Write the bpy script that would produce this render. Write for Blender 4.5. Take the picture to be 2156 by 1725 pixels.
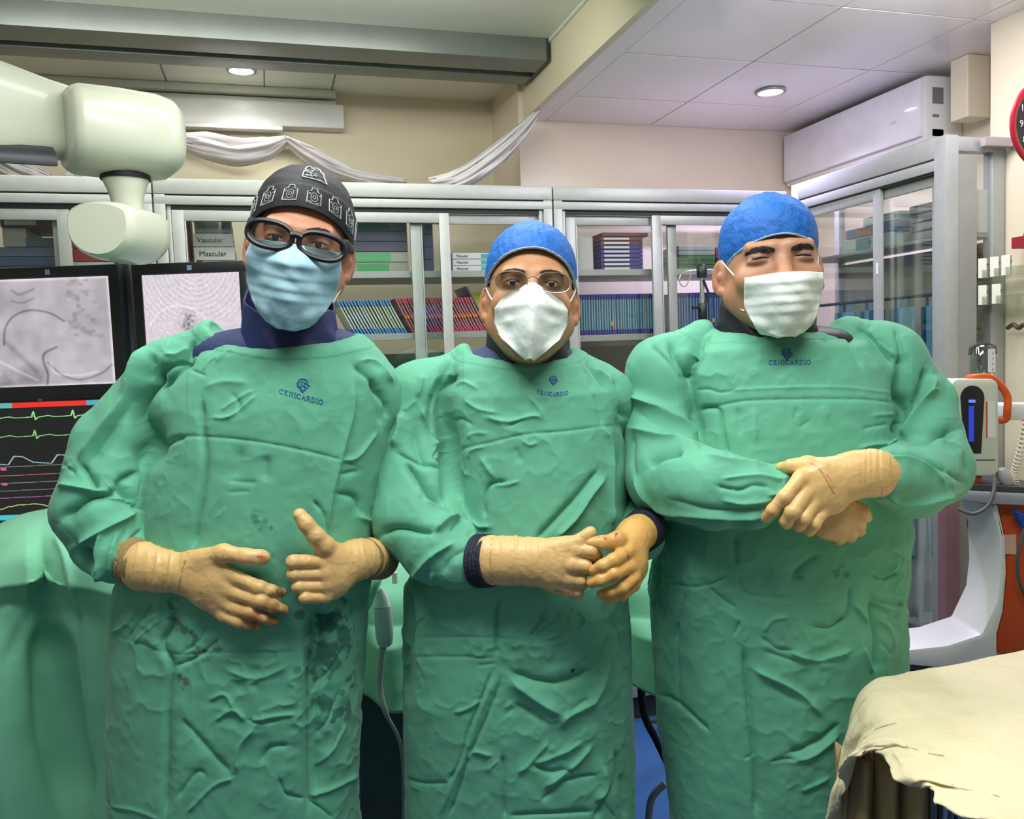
import bpy, bmesh, math, random
import numpy as np
from mathutils import Vector, Matrix
from mathutils.bvhtree import BVHTree
random.seed(7)
C = bpy.context.scene
for o in list(bpy.data.objects): bpy.data.objects.remove(o)
LINK = C.collection.objects.link

# ---------------------------------------------------------------- camera
FPX = 1738.0
YAW, PIT, ROL = [math.radians(a) for a in (16.28, 4.07, -2.12)]
CAMZ = 1.5
_cy,_sy,_cp,_sp,_cr,_sr = math.cos(YAW),math.sin(YAW),math.cos(PIT),math.sin(PIT),math.cos(ROL),math.sin(ROL)
FW = np.array([_sy*_cp,_cy*_cp,-_sp]); RT0 = np.array([_cy,-_sy,0.0]); UP0 = np.cross(RT0,FW)
RX = RT0*_cr+UP0*_sr; UY = UP0*_cr-RT0*_sr
CO = np.array([0,0,CAMZ])
cam_data = bpy.data.cameras.new('camera'); cam = bpy.data.objects.new('camera', cam_data); LINK(cam)
cam_data.sensor_width = 36.0; cam_data.lens = 36.0*FPX/2156.0; cam_data.clip_start = .05
R3 = Matrix(((RX[0],UY[0],-FW[0]),(RX[1],UY[1],-FW[1]),(RX[2],UY[2],-FW[2])))
cam.matrix_world = Matrix.Translation((0,0,CAMZ)) @ R3.to_4x4()
C.camera = cam

# ---------------------------------------------------------------- world, lights, exposure
C.view_settings.view_transform = 'Standard'; C.view_settings.look = 'None'
C.view_settings.gamma = 1.0; C.view_settings.use_curve_mapping = False
C.view_settings.exposure = 0.0
w = bpy.data.worlds.new('world'); C.world = w; w.use_nodes = True
w.node_tree.nodes['Background'].inputs[0].default_value = (.90,1.0,.97,1); w.node_tree.nodes['Background'].inputs[1].default_value = .20
def area(name, loc, target, size, size_y, power, col):
    l = bpy.data.lights.new(name,'AREA'); l.shape='RECTANGLE'; l.size=size; l.size_y=size_y; l.energy=power; l.color=col
    o = bpy.data.objects.new(name,l); LINK(o); o.location=loc
    o.rotation_euler=(Vector(target)-Vector(loc)).to_track_quat('-Z','Y').to_euler(); return o
area('ceiling_light_front',(.25,.72,2.46),(.32,.95,0),1.5,.4,33,(.98,1,.97))
area('ceiling_light_middle',(.35,1.75,2.47),(.4,1.65,0),1.6,.25,17,(.98,1,.97))
area('ceiling_light_right',(1.75,1.9,2.46),(1.8,2.5,1.0),.6,.6,19,(.92,.88,1))
area('ceiling_light_back',(-.1,2.45,2.6),(0,3.5,1.6),1.8,.2,14,(1,1,.92))

# ---------------------------------------------------------------- pixel helpers: where a measured point of the photograph lies in the room
def ray(px,py): return FW+RX*(px-1078)/FPX-UY*(py-862.5)/FPX
def onX(px,py,v): r=ray(px,py); return CO+r*(v/r[0])
def onY(px,py,v): r=ray(px,py); return CO+r*(v/r[1])
def onZ(px,py,v): r=ray(px,py); return CO+r*((v-CAMZ)/r[2])
def K(px,py,d):                                   # frame facing the camera: (right, away, up)
    r=ray(px,py); r=r*(d/(r[0]*_sy+r[1]*_cy)); return np.array([r[0]*_cy-r[1]*_sy,d,r[2]+CAMZ])
def k2w(p): p=np.asarray(p,float); return np.stack([p[...,0]*_cy+p[...,1]*_sy,-p[...,0]*_sy+p[...,1]*_cy,p[...,2]],-1)
def projK(p):
    q=k2w(p)-CO; z=q@FW; return 1078+FPX*(q@RX)/z, 862.5-FPX*(q@UY)/z

# ---------------------------------------------------------------- materials
def lin(c):
    c=[v/255. for v in c]; return tuple(v/12.92 if v<=.04045 else ((v+.055)/1.055)**2.4 for v in c)+(1,)
MATS={}
def mat(name,rgb,rough=.5,metal=0,var=.06,vs=8.,bump=0,bs=60.,coat=0,alpha=1,emit=0,trans=0,spec=.5,sss=0):
    if name in MATS: return MATS[name]
    m=bpy.data.materials.new(name); m.use_nodes=True; nt=m.node_tree; N=nt.nodes; L=nt.links
    b=N['Principled BSDF']; c=lin(rgb)
    tc=N.new('ShaderNodeTexCoord')
    if var:
        nz=N.new('ShaderNodeTexNoise'); nz.inputs['Scale'].default_value=vs; nz.inputs['Detail'].default_value=4
        L.new(tc.outputs['Object'],nz.inputs['Vector'])
        rp=N.new('ShaderNodeValToRGB'); rp.color_ramp.elements[0].position=.3; rp.color_ramp.elements[1].position=.7
        rp.color_ramp.elements[0].color=tuple(v*(1-var) for v in c[:3])+(1,); rp.color_ramp.elements[1].color=tuple(min(1,v*(1+var)) for v in c[:3])+(1,)
        L.new(nz.outputs[0],rp.inputs[0]); L.new(rp.outputs[0],b.inputs['Base Color'])
    else: b.inputs['Base Color'].default_value=c
    b.inputs['Roughness'].default_value=rough; b.inputs['Metallic'].default_value=metal
    b.inputs['Specular IOR Level'].default_value=spec
    if coat: b.inputs['Coat Weight'].default_value=coat
    if sss: b.inputs['Subsurface Weight'].default_value=sss; b.inputs['Subsurface Radius'].default_value=(.012,.006,.003); b.inputs['Subsurface Scale'].default_value=.4
    if emit: b.inputs['Emission Color'].default_value=c; b.inputs['Emission Strength'].default_value=emit
    if alpha<1: b.inputs['Alpha'].default_value=alpha
    if bump:
        n2=N.new('ShaderNodeTexNoise'); n2.inputs['Scale'].default_value=bs; n2.inputs['Detail'].default_value=6; L.new(tc.outputs['Object'],n2.inputs['Vector'])
        bp=N.new('ShaderNodeBump'); bp.inputs['Strength'].default_value=bump; bp.inputs['Distance'].default_value=.01
        L.new(n2.outputs[0],bp.inputs['Height']); L.new(bp.outputs[0],b.inputs['Normal'])
    MATS[name]=m; return m
def glass(name,tint=(250,252,251),refl=.035,rough=.02):
    if name in MATS: return MATS[name]
    m=bpy.data.materials.new(name); m.use_nodes=True; nt=m.node_tree; N=nt.nodes; L=nt.links
    for n in list(N): N.remove(n)
    o=N.new('ShaderNodeOutputMaterial'); t=N.new('ShaderNodeBsdfTransparent'); t.inputs[0].default_value=lin(tint)
    g=N.new('ShaderNodeBsdfGlossy'); g.inputs['Roughness'].default_value=rough; g.inputs[0].default_value=(1,1,1,1)
    lw=N.new('ShaderNodeLayerWeight'); lw.inputs[0].default_value=.25
    ma=N.new('ShaderNodeMath'); ma.operation='MULTIPLY_ADD'; ma.inputs[1].default_value=.28; ma.inputs[2].default_value=refl
    mx=N.new('ShaderNodeMixShader'); L.new(lw.outputs['Fresnel'],ma.inputs[0]); L.new(ma.outputs[0],mx.inputs[0])
    L.new(t.outputs[0],mx.inputs[1]); L.new(g.outputs[0],mx.inputs[2]); L.new(mx.outputs[0],o.inputs[0]); MATS[name]=m; return m
def attrmat(name,attr='col',rough=.5,emit=0,bump=0,bs=300.,sss=0,wave=0):
    """colour comes from the mesh's own colour attribute (prints, stains, a screen's picture)"""
    m=bpy.data.materials.new(name); m.use_nodes=True; nt=m.node_tree; N=nt.nodes; L=nt.links; b=N['Principled BSDF']
    a=N.new('ShaderNodeAttribute'); a.attribute_name=attr; b.inputs['Roughness'].default_value=rough
    if emit:
        b.inputs['Base Color'].default_value=(.01,.01,.01,1); L.new(a.outputs['Color'],b.inputs['Emission Color']); b.inputs['Emission Strength'].default_value=emit
    else: L.new(a.outputs['Color'],b.inputs['Base Color'])
    if sss: b.inputs['Subsurface Weight'].default_value=sss; b.inputs['Subsurface Radius'].default_value=(.012,.006,.003); b.inputs['Subsurface Scale'].default_value=.4
    if bump:
        tc=N.new('ShaderNodeTexCoord'); n2=N.new('ShaderNodeTexNoise'); n2.inputs['Scale'].default_value=bs; n2.inputs['Detail'].default_value=5; L.new(tc.outputs['Object'],n2.inputs['Vector'])
        bp=N.new('ShaderNodeBump'); bp.inputs['Strength'].default_value=bump; bp.inputs['Distance'].default_value=.004
        L.new(n2.outputs[0],bp.inputs['Height']); L.new(bp.outputs[0],b.inputs['Normal'])
    return m

# ---------------------------------------------------------------- objects
def mesh(name,V,F,m,parent=None,smooth=False,label=None,colors=None,mats=None,fm=None):
    me=bpy.data.meshes.new(name)
    V=np.asarray(V,dtype=np.float32)
    if isinstance(F,np.ndarray):
        n=len(F); me.vertices.add(len(V)); me.vertices.foreach_set('co',V.ravel())
        me.loops.add(n*4); me.loops.foreach_set('vertex_index',F.astype(np.int32).ravel())
        me.polygons.add(n); me.polygons.foreach_set('loop_start',np.arange(n,dtype=np.int32)*4)
        me.update(calc_edges=True); me.validate()
    else: me.from_pydata(V.tolist(),[],[list(f) for f in F]); me.update()
    for mm in (mats or [m]): me.materials.append(mm)
    if fm is not None: me.polygons.foreach_set('material_index',np.asarray(fm,dtype=np.int32))
    if smooth: me.polygons.foreach_set('use_smooth',np.ones(len(me.polygons),dtype=bool))
    if colors is not None:
        a=me.color_attributes.new('col','FLOAT_COLOR','POINT'); cc=np.ones((len(V),4),dtype=np.float32); cc[:,:3]=colors; a.data.foreach_set('color',cc.ravel())
    me.update()
    o=bpy.data.objects.new(name,me); LINK(o)
    if parent is not None: o.parent=parent
    if label: o['label']=label
    return o
def tag(o,label=None,cat=None,group=None,kind=None):
    if label: o['label']=label
    if cat: o['category']=cat
    if group: o['group']=group
    if kind: o['kind']=kind
    return o
def thing(name,loc=(0,0,0),rz=0,label=None,cat=None,group=None):
    o=bpy.data.objects.new(name,None); LINK(o); o.location=loc; o.rotation_euler=(0,0,rz); o.empty_display_size=.05
    return tag(o,label,cat,group)
class MB:
    """collects pieces of ONE object"""
    def __init__(s): s.V=[]; s.F=[]; s.M=[]
    def add(s,V,F,mi=0):
        n=len(s.V); s.V+= [tuple(v) for v in V]; s.F+=[tuple(i+n for i in f) for f in F]; s.M+=[mi]*len(F); return s
    def box(s,lo,hi,bev=0,mi=0,mtx=None):
        s.nb=getattr(s,'nb',0)+1; e=(s.nb%7)*.00011+.00003 if s.nb>1 else 0   # pieces of one frame never share a plane
        lo=tuple(v+e for v in lo); hi=tuple(v-e for v in hi)
        bm=bmesh.new(); bmesh.ops.create_cube(bm,size=1)
        for v in bm.verts: v.co=Vector([ (lo[i]+hi[i])/2+v.co[i]*(hi[i]-lo[i]) for i in range(3)])
        if bev: bmesh.ops.bevel(bm,geom=bm.edges[:],offset=bev,segments=2,affect='EDGES',profile=.6)
        if mtx is not None: bm.transform(mtx)
        bm.verts.index_update(); s.add([v.co[:] for v in bm.verts],[[v.index for v in f.verts] for f in bm.faces],mi); bm.free(); return s
    def tube(s,pts,r,n=10,mi=0,flat=None,closed=False):
        P=[Vector(p) for p in pts]; R=r if isinstance(r,(list,tuple,np.ndarray)) else [r]*len(P); V=[];F=[]; prev=None
        for i,p in enumerate(P):
            a=P[i-1] if (i>0 or closed) else P[i]; b=P[(i+1)%len(P)] if (i<len(P)-1 or closed) else P[i]
            t=(b-a).normalized() if (b-a).length>1e-9 else Vector((0,0,1))
            if prev is None: u=t.orthogonal().normalized() if flat is None else (Vector(flat)-t*t.dot(Vector(flat))).normalized()
            else: u=(prev-t*t.dot(prev)); u=u.normalized() if u.length>1e-6 else t.orthogonal().normalized()
            if flat is not None: u=(Vector(flat)-t*t.dot(Vector(flat))).normalized()
            prev=u; w_=t.cross(u); rr=R[i]; ru,rw=(rr if isinstance(rr,(tuple,list)) else (rr,rr))
            V+=[p+u*(ru*math.cos(2*math.pi*k/n))+w_*(rw*math.sin(2*math.pi*k/n)) for k in range(n)]
        m=len(P)
        for i in range(m if closed else m-1):
            for k in range(n): F.append((i*n+k,i*n+(k+1)%n,((i+1)%m)*n+(k+1)%n,((i+1)%m)*n+k))
        if not closed: F+=[tuple(range(n-1,-1,-1)),tuple(range((m-1)*n,m*n))]
        return s.add(V,F,mi)
    def lathe(s,prof,o=(0,0,0),n=28,mi=0,mtx=None):
        V=[];F=[]
        for r,z in prof: V+=[Vector((r*math.cos(2*math.pi*k/n),r*math.sin(2*math.pi*k/n),z)) for k in range(n)]
        for i in range(len(prof)-1):
            for k in range(n): F.append((i*n+k,i*n+(k+1)%n,(i+1)*n+(k+1)%n,(i+1)*n+k))
        F+=[tuple(range(n-1,-1,-1)),tuple(range((len(prof)-1)*n,len(prof)*n))]
        if mtx is not None: V=[mtx@v for v in V]
        return s.add([v+Vector(o) for v in V],F,mi)
    def prism(s,outline,depth,mtx,mi=0,bev=0):
        bm=bmesh.new(); vs=[bm.verts.new((x,y,0)) for x,y in outline]; f=bm.faces.new(vs)
        r=bmesh.ops.extrude_face_region(bm,geom=[f]); bmesh.ops.translate(bm,verts=[v for v in r['geom'] if isinstance(v,bmesh.types.BMVert)],vec=(0,0,depth))
        bmesh.ops.recalc_face_normals(bm,faces=bm.faces[:])
        if bev: bmesh.ops.bevel(bm,geom=[e for e in bm.edges if len(e.link_faces)==2 and e.calc_face_angle(0)>.6],offset=bev,segments=2,affect='EDGES',profile=.6)
        bm.transform(mtx); bm.verts.index_update(); s.add([v.co[:] for v in bm.verts],[[v.index for v in f.verts] for f in bm.faces],mi); bm.free(); return s
    def build(s,name,m,parent=None,smooth=False,label=None,mats=None,loc=None):
        V=np.array([tuple(v) for v in s.V])
        if loc is not None: V=V-np.array(loc)
        o=mesh(name,V,s.F,m,parent,smooth,label,mats=mats,fm=s.M if mats else None)
        if loc is not None: o.location=loc
        if smooth and not s.__dict__.get('nosharp'):
            try:
                o.data.set_sharp_from_angle(angle=math.radians(42))
            except Exception: pass
        return o
def catmull(P,n=8):
    P=[np.array(p,float) for p in P]; Q=[2*P[0]-P[1]]+P+[2*P[-1]-P[-2]]; out=[]
    for i in range(1,len(Q)-2):
        for k in range(n):
            t=k/n; a,b,c,d=Q[i-1],Q[i],Q[i+1],Q[i+2]
            out.append(.5*((2*b)+(c-a)*t+(2*a-5*b+4*c-d)*t*t+(-a+3*b-3*c+d)*t**3))
    out.append(P[-1]); return out
def copy_tree(o,parent=None):
    c=o.copy(); LINK(c); c.parent=parent
    for ch in list(o.children): copy_tree(ch,c)
    return c
ORD=['nearest','second','third','fourth','fifth','sixth','seventh','eighth','ninth','tenth','eleventh','twelfth','thirteenth','fourteenth','fifteenth','sixteenth','seventeenth','eighteenth','nineteenth','twentieth']+['twenty-'+w_ for w_ in ('first','second','third','fourth','fifth','sixth','seventh','eighth','ninth')]+['thirtieth']
# ================================================================= THE ROOM
M_wall=mat('wall_cream',(226,216,188),.45,var=.03,vs=3,bump=.08,bs=25)
M_wallgloss=mat('wall_cream_gloss',(228,214,196),.28,var=.03,vs=3,bump=.12,bs=18)
M_ceilR=mat('ceiling_panel_gloss',(238,234,236),.16,var=.02,vs=2)
M_ceilL=mat('ceiling_panel_left',(226,228,214),.3,var=.02,vs=2)
M_floor=mat('floor_blue_vinyl',(56,100,156),.35,var=.05,vs=20)
M_alu=mat('aluminium_frame',(168,171,167),.42,.35,var=.04,vs=30)
M_alud=mat('aluminium_shadow_gap',(52,54,54),.6,.2,var=.05)
M_white=mat('white_plastic',(226,226,222),.35,var=.02)
M_cream=mat('cream_enamel',(200,204,184),.32,var=.02,coat=.2)
M_black=mat('black_plastic',(22,24,28),.4,var=.05)
M_dark=mat('dark_grey_plastic',(52,56,60),.45,var=.05)
M_rubber=mat('black_rubber',(14,14,15),.6,var=.05)
M_glass=glass('cabinet_glass')
M_inner=mat('cabinet_lining',(176,176,158),.5,var=.03)
def struct(name,V,F,m):
    o=mesh(name,V,F,m); o['kind']='structure'; return o
def slab(name,lo,hi,m):
    o=MB().box(lo,hi).build(name,m); o['kind']='structure'; return o
XL,XS,XR,XR2=-2.0,1.12,2.31,2.60; ZR,ZL=2.5,2.70; YB,YBL=3.5,3.93; YF=-1.2
slab('floor',(XL-.1,YF,-.05),(XR2+.3,YBL+.1,0),M_floor)
slab('wall_left',(XL-.1,YF,0),(XL,YBL+.1,ZL),M_wall)
slab('wall_back_left',(XL,YBL,0),(XS-.02,YBL+.1,ZL),M_wall)
slab('wall_back_right',(XS-.02,YB,0),(XR2,YBL+.1,ZL),M_wallgloss)
slab('wall_right_near',(XR,YF,0),(XR+.35,2.2,ZR),M_wall)
slab('wall_right_far',(XR2,2.2,0),(XR2+.1,YB,ZR),M_wall)
# ceilings: left part higher, right part a grid of glossy panels
slab('ceiling_left',(XL,YF,ZL),(XS,YBL,ZL+.05),M_ceilL)
slab('ceiling_step',(XS,YF,ZR),(XS+.028,YB,ZL+.05),M_wall)
slab('ceiling_border',(XS+.028,YF,ZR),(XS+.1,YB,ZR+.03),M_ceilR)
slab('ceiling_void',(XS+.02,YF,ZR+.06),(XR2+.4,YB,ZR+.1),M_alud)
xs=[XS+.1,1.725,2.225,2.725]; ys=[3.5,3.14,2.66,2.18,1.70,1.22,.74,.26,-.22,-.70,-1.2]
M_seam=mat('ceiling_seam',(120,118,112),.6)
for i in range(len(xs)-1):
    for j in range(len(ys)-1):
        g=.0025
        o=MB().box((xs[i]+g,ys[j+1]+g,ZR+random.uniform(0,.0012)),(xs[i+1]-g,ys[j]-g,ZR+.014),.0015).build('ceiling_panel',M_ceilR); o['kind']='structure'
for x in xs[1:-1]:
    o=MB().box((x-.006,YF,ZR+.004),(x+.006,YB,ZR+.03)).build('trim_ceiling_grid',M_seam); o['kind']='structure'
for y in ys[1:-1]:
    o=MB().box((xs[0],y-.006,ZR+.004),(xs[-1],y+.006,ZR+.03)).build('trim_ceiling_grid',M_seam); o['kind']='structure'
for x in (-.35,.05,.34): # joints of the left ceiling panels
    o=MB().box((x-.003,3.44,ZL-.003),(x+.003,YBL,ZL+.002)).build('trim_panel_joint',M_seam); o['kind']='structure'
o=MB().box((XL,YBL-.07,ZL-.035),(.36,YBL,ZL),.01).box((XL,YBL-.045,ZL-.065),(.36,YBL,ZL-.04),.008).build('trim_cornice',M_ceilL,smooth=True); o['kind']='structure'
o=MB().box((XS-.012,1.0,ZL-.012),(XS,YBL,ZL),.003).build('trim_step',M_ceilL); o['kind']='structure'
# ceiling rail of the equipment boom
t=thing('ceiling_rail',(0,3.3,ZL),0,'long grey aluminium rail with a dark slot running across the left ceiling','ceiling rail')
def relY(lo,hi,o): return (lo[0]-o[0],lo[1]-o[1],lo[2]-o[2]),(hi[0]-o[0],hi[1]-o[1],hi[2]-o[2])
r=MB().box((-1.98,-.20,-.085),(1.10,-.055,0),.004).box((-1.98,.0,-.085),(1.10,.10,0),.004).box((-1.98,.10,-.035),(1.10,.15,0),.004)
r.build('rail_profile',mat('rail_aluminium',(122,128,124),.4,.4),t,True)
MB().box((-1.98,-.056,-.05),(1.10,.001,-.02)).build('slot',M_alud,t)
MB().box((1.095,-.2,-.085),(1.11,.1,0),.003).build('end_cap',M_dark,t)
for x in (-.63,-.18,.27,.68): MB().lathe([(.012,-.075),(.016,-.07),(.016,-.05),(.012,-.045)],(x,-.03,0)).build('roller',M_dark,t,True)
# two downlights
def downlight(px,py,z,label,pw,col):
    p=onZ(px,py,z); t=thing('downlight',p,0,label,'ceiling light','round downlights in the ceiling')
    MB().lathe([(.052,0),(.060,-.004),(.060,-.010),(.050,-.012),(.046,-.006),(.046,0)]).build('trim_ring',mat('ring_metal',(150,150,146),.35,.5),t,True)
    m=mat('lamp_glow_'+str(px),(255,252,246),.4,var=0,emit=14)
    MB().lathe([(.001,-.012),(.03,-.0115),(.046,-.007),(.046,-.002),(.001,-.002)]).build('lamp',m,t,True)
    l=bpy.data.lights.new('downlight_beam','SPOT'); l.energy=pw; l.color=col; l.spot_size=2.4; l.spot_blend=.8; l.shadow_soft_size=.05
    o=bpy.data.objects.new('downlight_beam',l); LINK(o); o.location=(p[0],p[1],p[2]-.03)
downlight(508,145,ZL,'round downlight in the cream left ceiling behind the grey rail',9,(1,.98,.9))
downlight(1622,190,ZR,'bright round downlight in the glossy grid ceiling at right',95,(.68,.60,1))

# ---------------------------------------------------------------- cabinets
def bar(mb,x0,x1,y0,y1,z0,z1,b=.003): return mb.box((x0,y0,z0),(x1,y1,z1),b)
CY=2.95; CT=2.105
def back_cabinet(x0,x1,label,doors,shelves):
    t=thing('glass_cabinet',(x0,CY,0),0,label,'cabinet','aluminium glass door cabinets along the back wall'); W=x1-x0
    f=MB(); D=.45
    bar(f,0,W,0,.05,CT-.05,CT); bar(f,0,W,.0,.05,CT-.085,CT-.055); bar(f,0,W,.0,.05,.10,.20); bar(f,0,.035,0,.05,.1,CT-.05); bar(f,W-.035,W,0,.05,.1,CT-.05)
    bar(f,.035,.05,.012,.05,.2,CT-.085); bar(f,W-.05,W-.035,.012,.05,.2,CT-.085)
    bar(f,0,.03,D-.03,D,.1,CT); bar(f,W-.03,W,D-.03,D,.1,CT); bar(f,0,W,D-.03,D,CT-.04,CT)
    f.build('frame',M_alu,t,True)
    MB().box((.0,.015,CT-.056),(W,.04,CT-.049)).build('shadow_gap',M_alud,t); MB().box((.03,.015,CT-.1),(W-.03,.03,CT-.084)).build('door_track',M_alud,t); MB().box((.01,.03,0),(W-.01,D,.1)).build('plinth',M_alud,t)
    MB().box((.002,D-.012,.1),(W-.002,D-.004,CT-.6)).build('back_panel',M_inner,t)
    
    for xa in (.002,W-.008): MB().box((xa,.05,.15),(xa+.006,D-.012,CT-.04)).build('side_panel',glass('side_glass',(246,250,247),.03),t)
    for z in shelves:
        MB().box((.012,.075,z-.014),(W-.012,D-.015,z),.002).build('shelf',mat('shelf_grey',(150,152,142),.45,.2),t)
        MB().box((.012,.068,z-.02),(W-.012,.0745,z+.004),.001).build('shelf_edge',M_alu,t)
    for (a,b,yy) in doors:
        a-=x0;b-=x0; d=MB(); z0,z1=.2,CT-.1; sw=.038
        bar(d,a,a+sw,yy,yy+.014,z0,z1,.002); bar(d,b-sw,b,yy,yy+.014,z0,z1,.002); bar(d,a,b,yy,yy+.014,z1-.036,z1,.002); bar(d,a,b,yy,yy+.014,z0,z0+.05,.002)
        bar(d,a+sw,a+sw+.006,yy-.002,yy+.016,z0+.05,z1-.036,.001)
        do=d.build('sliding_door',M_alu,t,True)
        MB().box((a+sw,yy+.005,z0+.05),(b-sw,yy+.009,z1-.036)).build('glass_pane',M_glass,do)
        MB().box((a+.008,yy-.004,1.25),(a+.028,yy,1.42),.002).build('handle',M_alud,do)
    return t
back_cabinet(-1.72,-.335,'leftmost glass door cabinet, behind the monitors, holding red and blue boxes',[(-1.66,-.98,.034),(-1.0,-.585,.016),(-.64,-.385,.034)],(.5,.8,1.1,1.4,1.80))
back_cabinet(-.33,1.048,'middle glass door cabinet behind the masked men, with blue and pink pouches',[(-.28,.655,.012),(.515,1.0,.034)],(.4,.7,.98,1.30,1.575,1.80))
back_cabinet(1.053,2.06,'right glass door cabinet of the back wall, with a row of purple pouches',[(1.112,1.575,.034),(1.46,2.0,.012)],(.4,.7,.98,1.28,1.545,1.80))
# cabinet on the right, turned towards the men
t=thing('glass_cabinet',(2.067,2.134,0),0,'tall glass door cabinet on the right under the air conditioner','cabinet'); f=MB(); L_=.80; D=.235
for a in ((0,.0,.05,.0,.05,.04,CT+.01),(0,.0,.05,L_-.05,L_,.04,CT+.01)): f.box((a[1],a[3],a[5]),(a[2],a[4],a[6]),.003)
f.box((0,0,CT-.045),(.05,L_,CT+.02),.003).box((0,0,CT-.085),(.05,L_,CT-.05),.003).box((0,0,.04),(.05,L_,.16),.003)
f.box((D-.05,0,.04),(D,.04,CT),.003).box((0,0,CT-.03),(D,.04,CT+.015),.003).box((D-.03,L_-.03,.04),(D,L_,CT),.003)
f.build('frame',M_alu,t,True)
MB().box((-.004,-.004,.0),(.049,.03,1.02),.001).build('post_guard',mat('mauve_film',(150,112,122),.35,.2),t)
MB().box((.05,.004,.06),(.125,.012,CT-.04)).build('end_panel',mat('end_panel_grey',(150,150,142),.5),t)
MB().box((.125,.006,.06),(D,.012,CT-.04)).build('end_glass',M_glass,t)
MB().box((.008,.03,CT-.092),(.04,L_-.03,CT-.084)).build('shadow_gap',M_alud,t)
for z in (1.822,1.2,.5): MB().box((.05,.02,z-.012),(D,L_-.02,z),.002).build('shelf',mat('shelf_grey',(150,152,142),.45,.2),t)
MB().tube([(.09,.02,1.636),(.09,L_-.02,1.636)],.006).build('hanging_rod',M_dark,t,True)
MB().box((D-.01,.02,.06),(D-.004,L_-.02,1.8)).build('back_panel',M_inner,t)
for (a,b,xx) in ((.30,.76,.006),(.05,.36,.026)):
    d=MB(); z0,z1=.16,CT-.09; sw=.035
    for q in ((a,a+sw,z0,z1),(b-sw,b,z0,z1),(a,b,z1-.035,z1),(a,b,z0,z0+.05)): d.box((xx,q[0],q[2]),(xx+.016,q[1],q[3]),.002)
    do=d.build('sliding_door',M_alu,t,True)
    MB().box((xx+.006,a+sw,z0+.05),(xx+.010,b-sw,z1-.035)).build('glass_pane',M_glass,do)
    MB().box((xx-.003,a+.01,1.72),(xx,a+.018,1.76),.001).build('clip',M_white,do)

# ---------------------------------------------------------------- boxes and packs in the cabinets
def strokes_text(s):
    """single stroke serif-like capitals, unit height; returns list of polylines"""
    G={'C':[[(.72,.8),(.6,.95),(.4,1),(.15,.85),(.05,.5),(.15,.15),(.4,0),(.62,.05),(.75,.2)],[(.72,1),(.72,.72)]],
       'E':[[(.05,0),(.7,0),(.7,.2)],[(.15,0),(.15,1)],[(.05,1),(.68,1),(.68,.82)],[(.15,.52),(.5,.52)],[(.5,.62),(.5,.42)]],
       'N':[[(.0,0),(.25,0)],[(.12,0),(.12,1),(.75,0),(.75,1)],[(.0,1),(.14,1)],[(.63,1),(.87,1)]],
       'I':[[(.05,0),(.35,0)],[(.2,0),(.2,1)],[(.05,1),(.35,1)]],
       'A':[[(.1,0),(.45,1),(.8,0)],[(.0,0),(.22,0)],[(.66,0),(.92,0)],[(.22,.35),(.68,.35)]],
       'R':[[(.05,0),(.32,0)],[(.17,0),(.17,1)],[(.05,1),(.5,1),(.68,.88),(.68,.65),(.5,.52),(.17,.52)],[(.42,.52),(.78,0),(.9,0)]],
       'D':[[(.05,0),(.42,0),(.72,.2),(.8,.5),(.72,.8),(.42,1),(.05,1)],[(.17,0),(.17,1)]],
       'O':[[(.45,1),(.15,.85),(.04,.5),(.15,.15),(.45,0),(.75,.15),(.86,.5),(.75,.85),(.45,1)]]}
    W={'I':.45}
    x=0; out=[]
    for ch in s:
        for pl in G[ch]: out.append([(x+a,b) for a,b in pl])
        x+=W.get(ch,.95)+.08
    return out,x
def text_mesh(name,txt,size,m,mtx,parent,extr=.0004):
    cu=bpy.data.curves.new('txt','FONT'); cu.body=txt; cu.size=size; cu.extrude=extr; cu.resolution_u=2
    o=bpy.data.objects.new('txt',cu); LINK(o); dg=bpy.context.evaluated_depsgraph_get(); dg.update()
    me=bpy.data.meshes.new_from_object(o.evaluated_get(dg)); bpy.data.objects.remove(o); bpy.data.curves.remove(cu)
    me.transform(mtx); me.materials.clear(); me.materials.append(m); r=bpy.data.objects.new(name,me); LINK(r); r.parent=parent; return r
FRONT=Matrix(((1,0,0,0),(0,0,1,0),(0,1,0,0),(0,0,0,1)))   # x right, y up, facing -Y (mirrored safely below)
def front(x,y,z): return Matrix.Translation((x,y,z))@Matrix.Rotation(math.radians(90),4,'X')
M_ink=mat('ink_dark',(50,48,60),.5,var=0); M_inkr=mat('ink_red',(170,60,70),.5,var=0); M_lab=mat('label_white',(214,214,208),.5)
def carton(x0,x1,z0,h,rgb,label,group,d=.22,y=None,txt=None,band=None,lab=False,dy=0,name='carton'):
    y=CY+.085+dy if y is None else y
    t=thing(name,((x0+x1)/2,y,z0),0,label,'box',group); w_=(x1-x0)/2
    m=mat('card_%d_%d_%d'%rgb,rgb,.55,var=.05,vs=20)
    MB().box((-w_,0,.0006),(w_,d,h-.0006),.0015).build('carton_body',m,t)
    if band: a,b,c=band; MB().box((-w_+2*w_*a,-.0012,.004),(-w_+2*w_*b,.0,h-.004)).build('colour_band',mat('band_%d_%d_%d'%c,c,.5),t)
    if lab: MB().box((-w_*.85,-.0012,h*.25),(w_*.35,.0,h*.75)).build('paper_label',M_lab,t)
    if txt: text_mesh('printed_word',txt,h*.55,M_ink,front(-w_*.8,-.0018,h*.32),t)
    return t
def XP(px,py=520): return onY(px,py,CY+.09)[0]
def ZP(px,py): return onY(px,py,CY+.09)[2]
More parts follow.
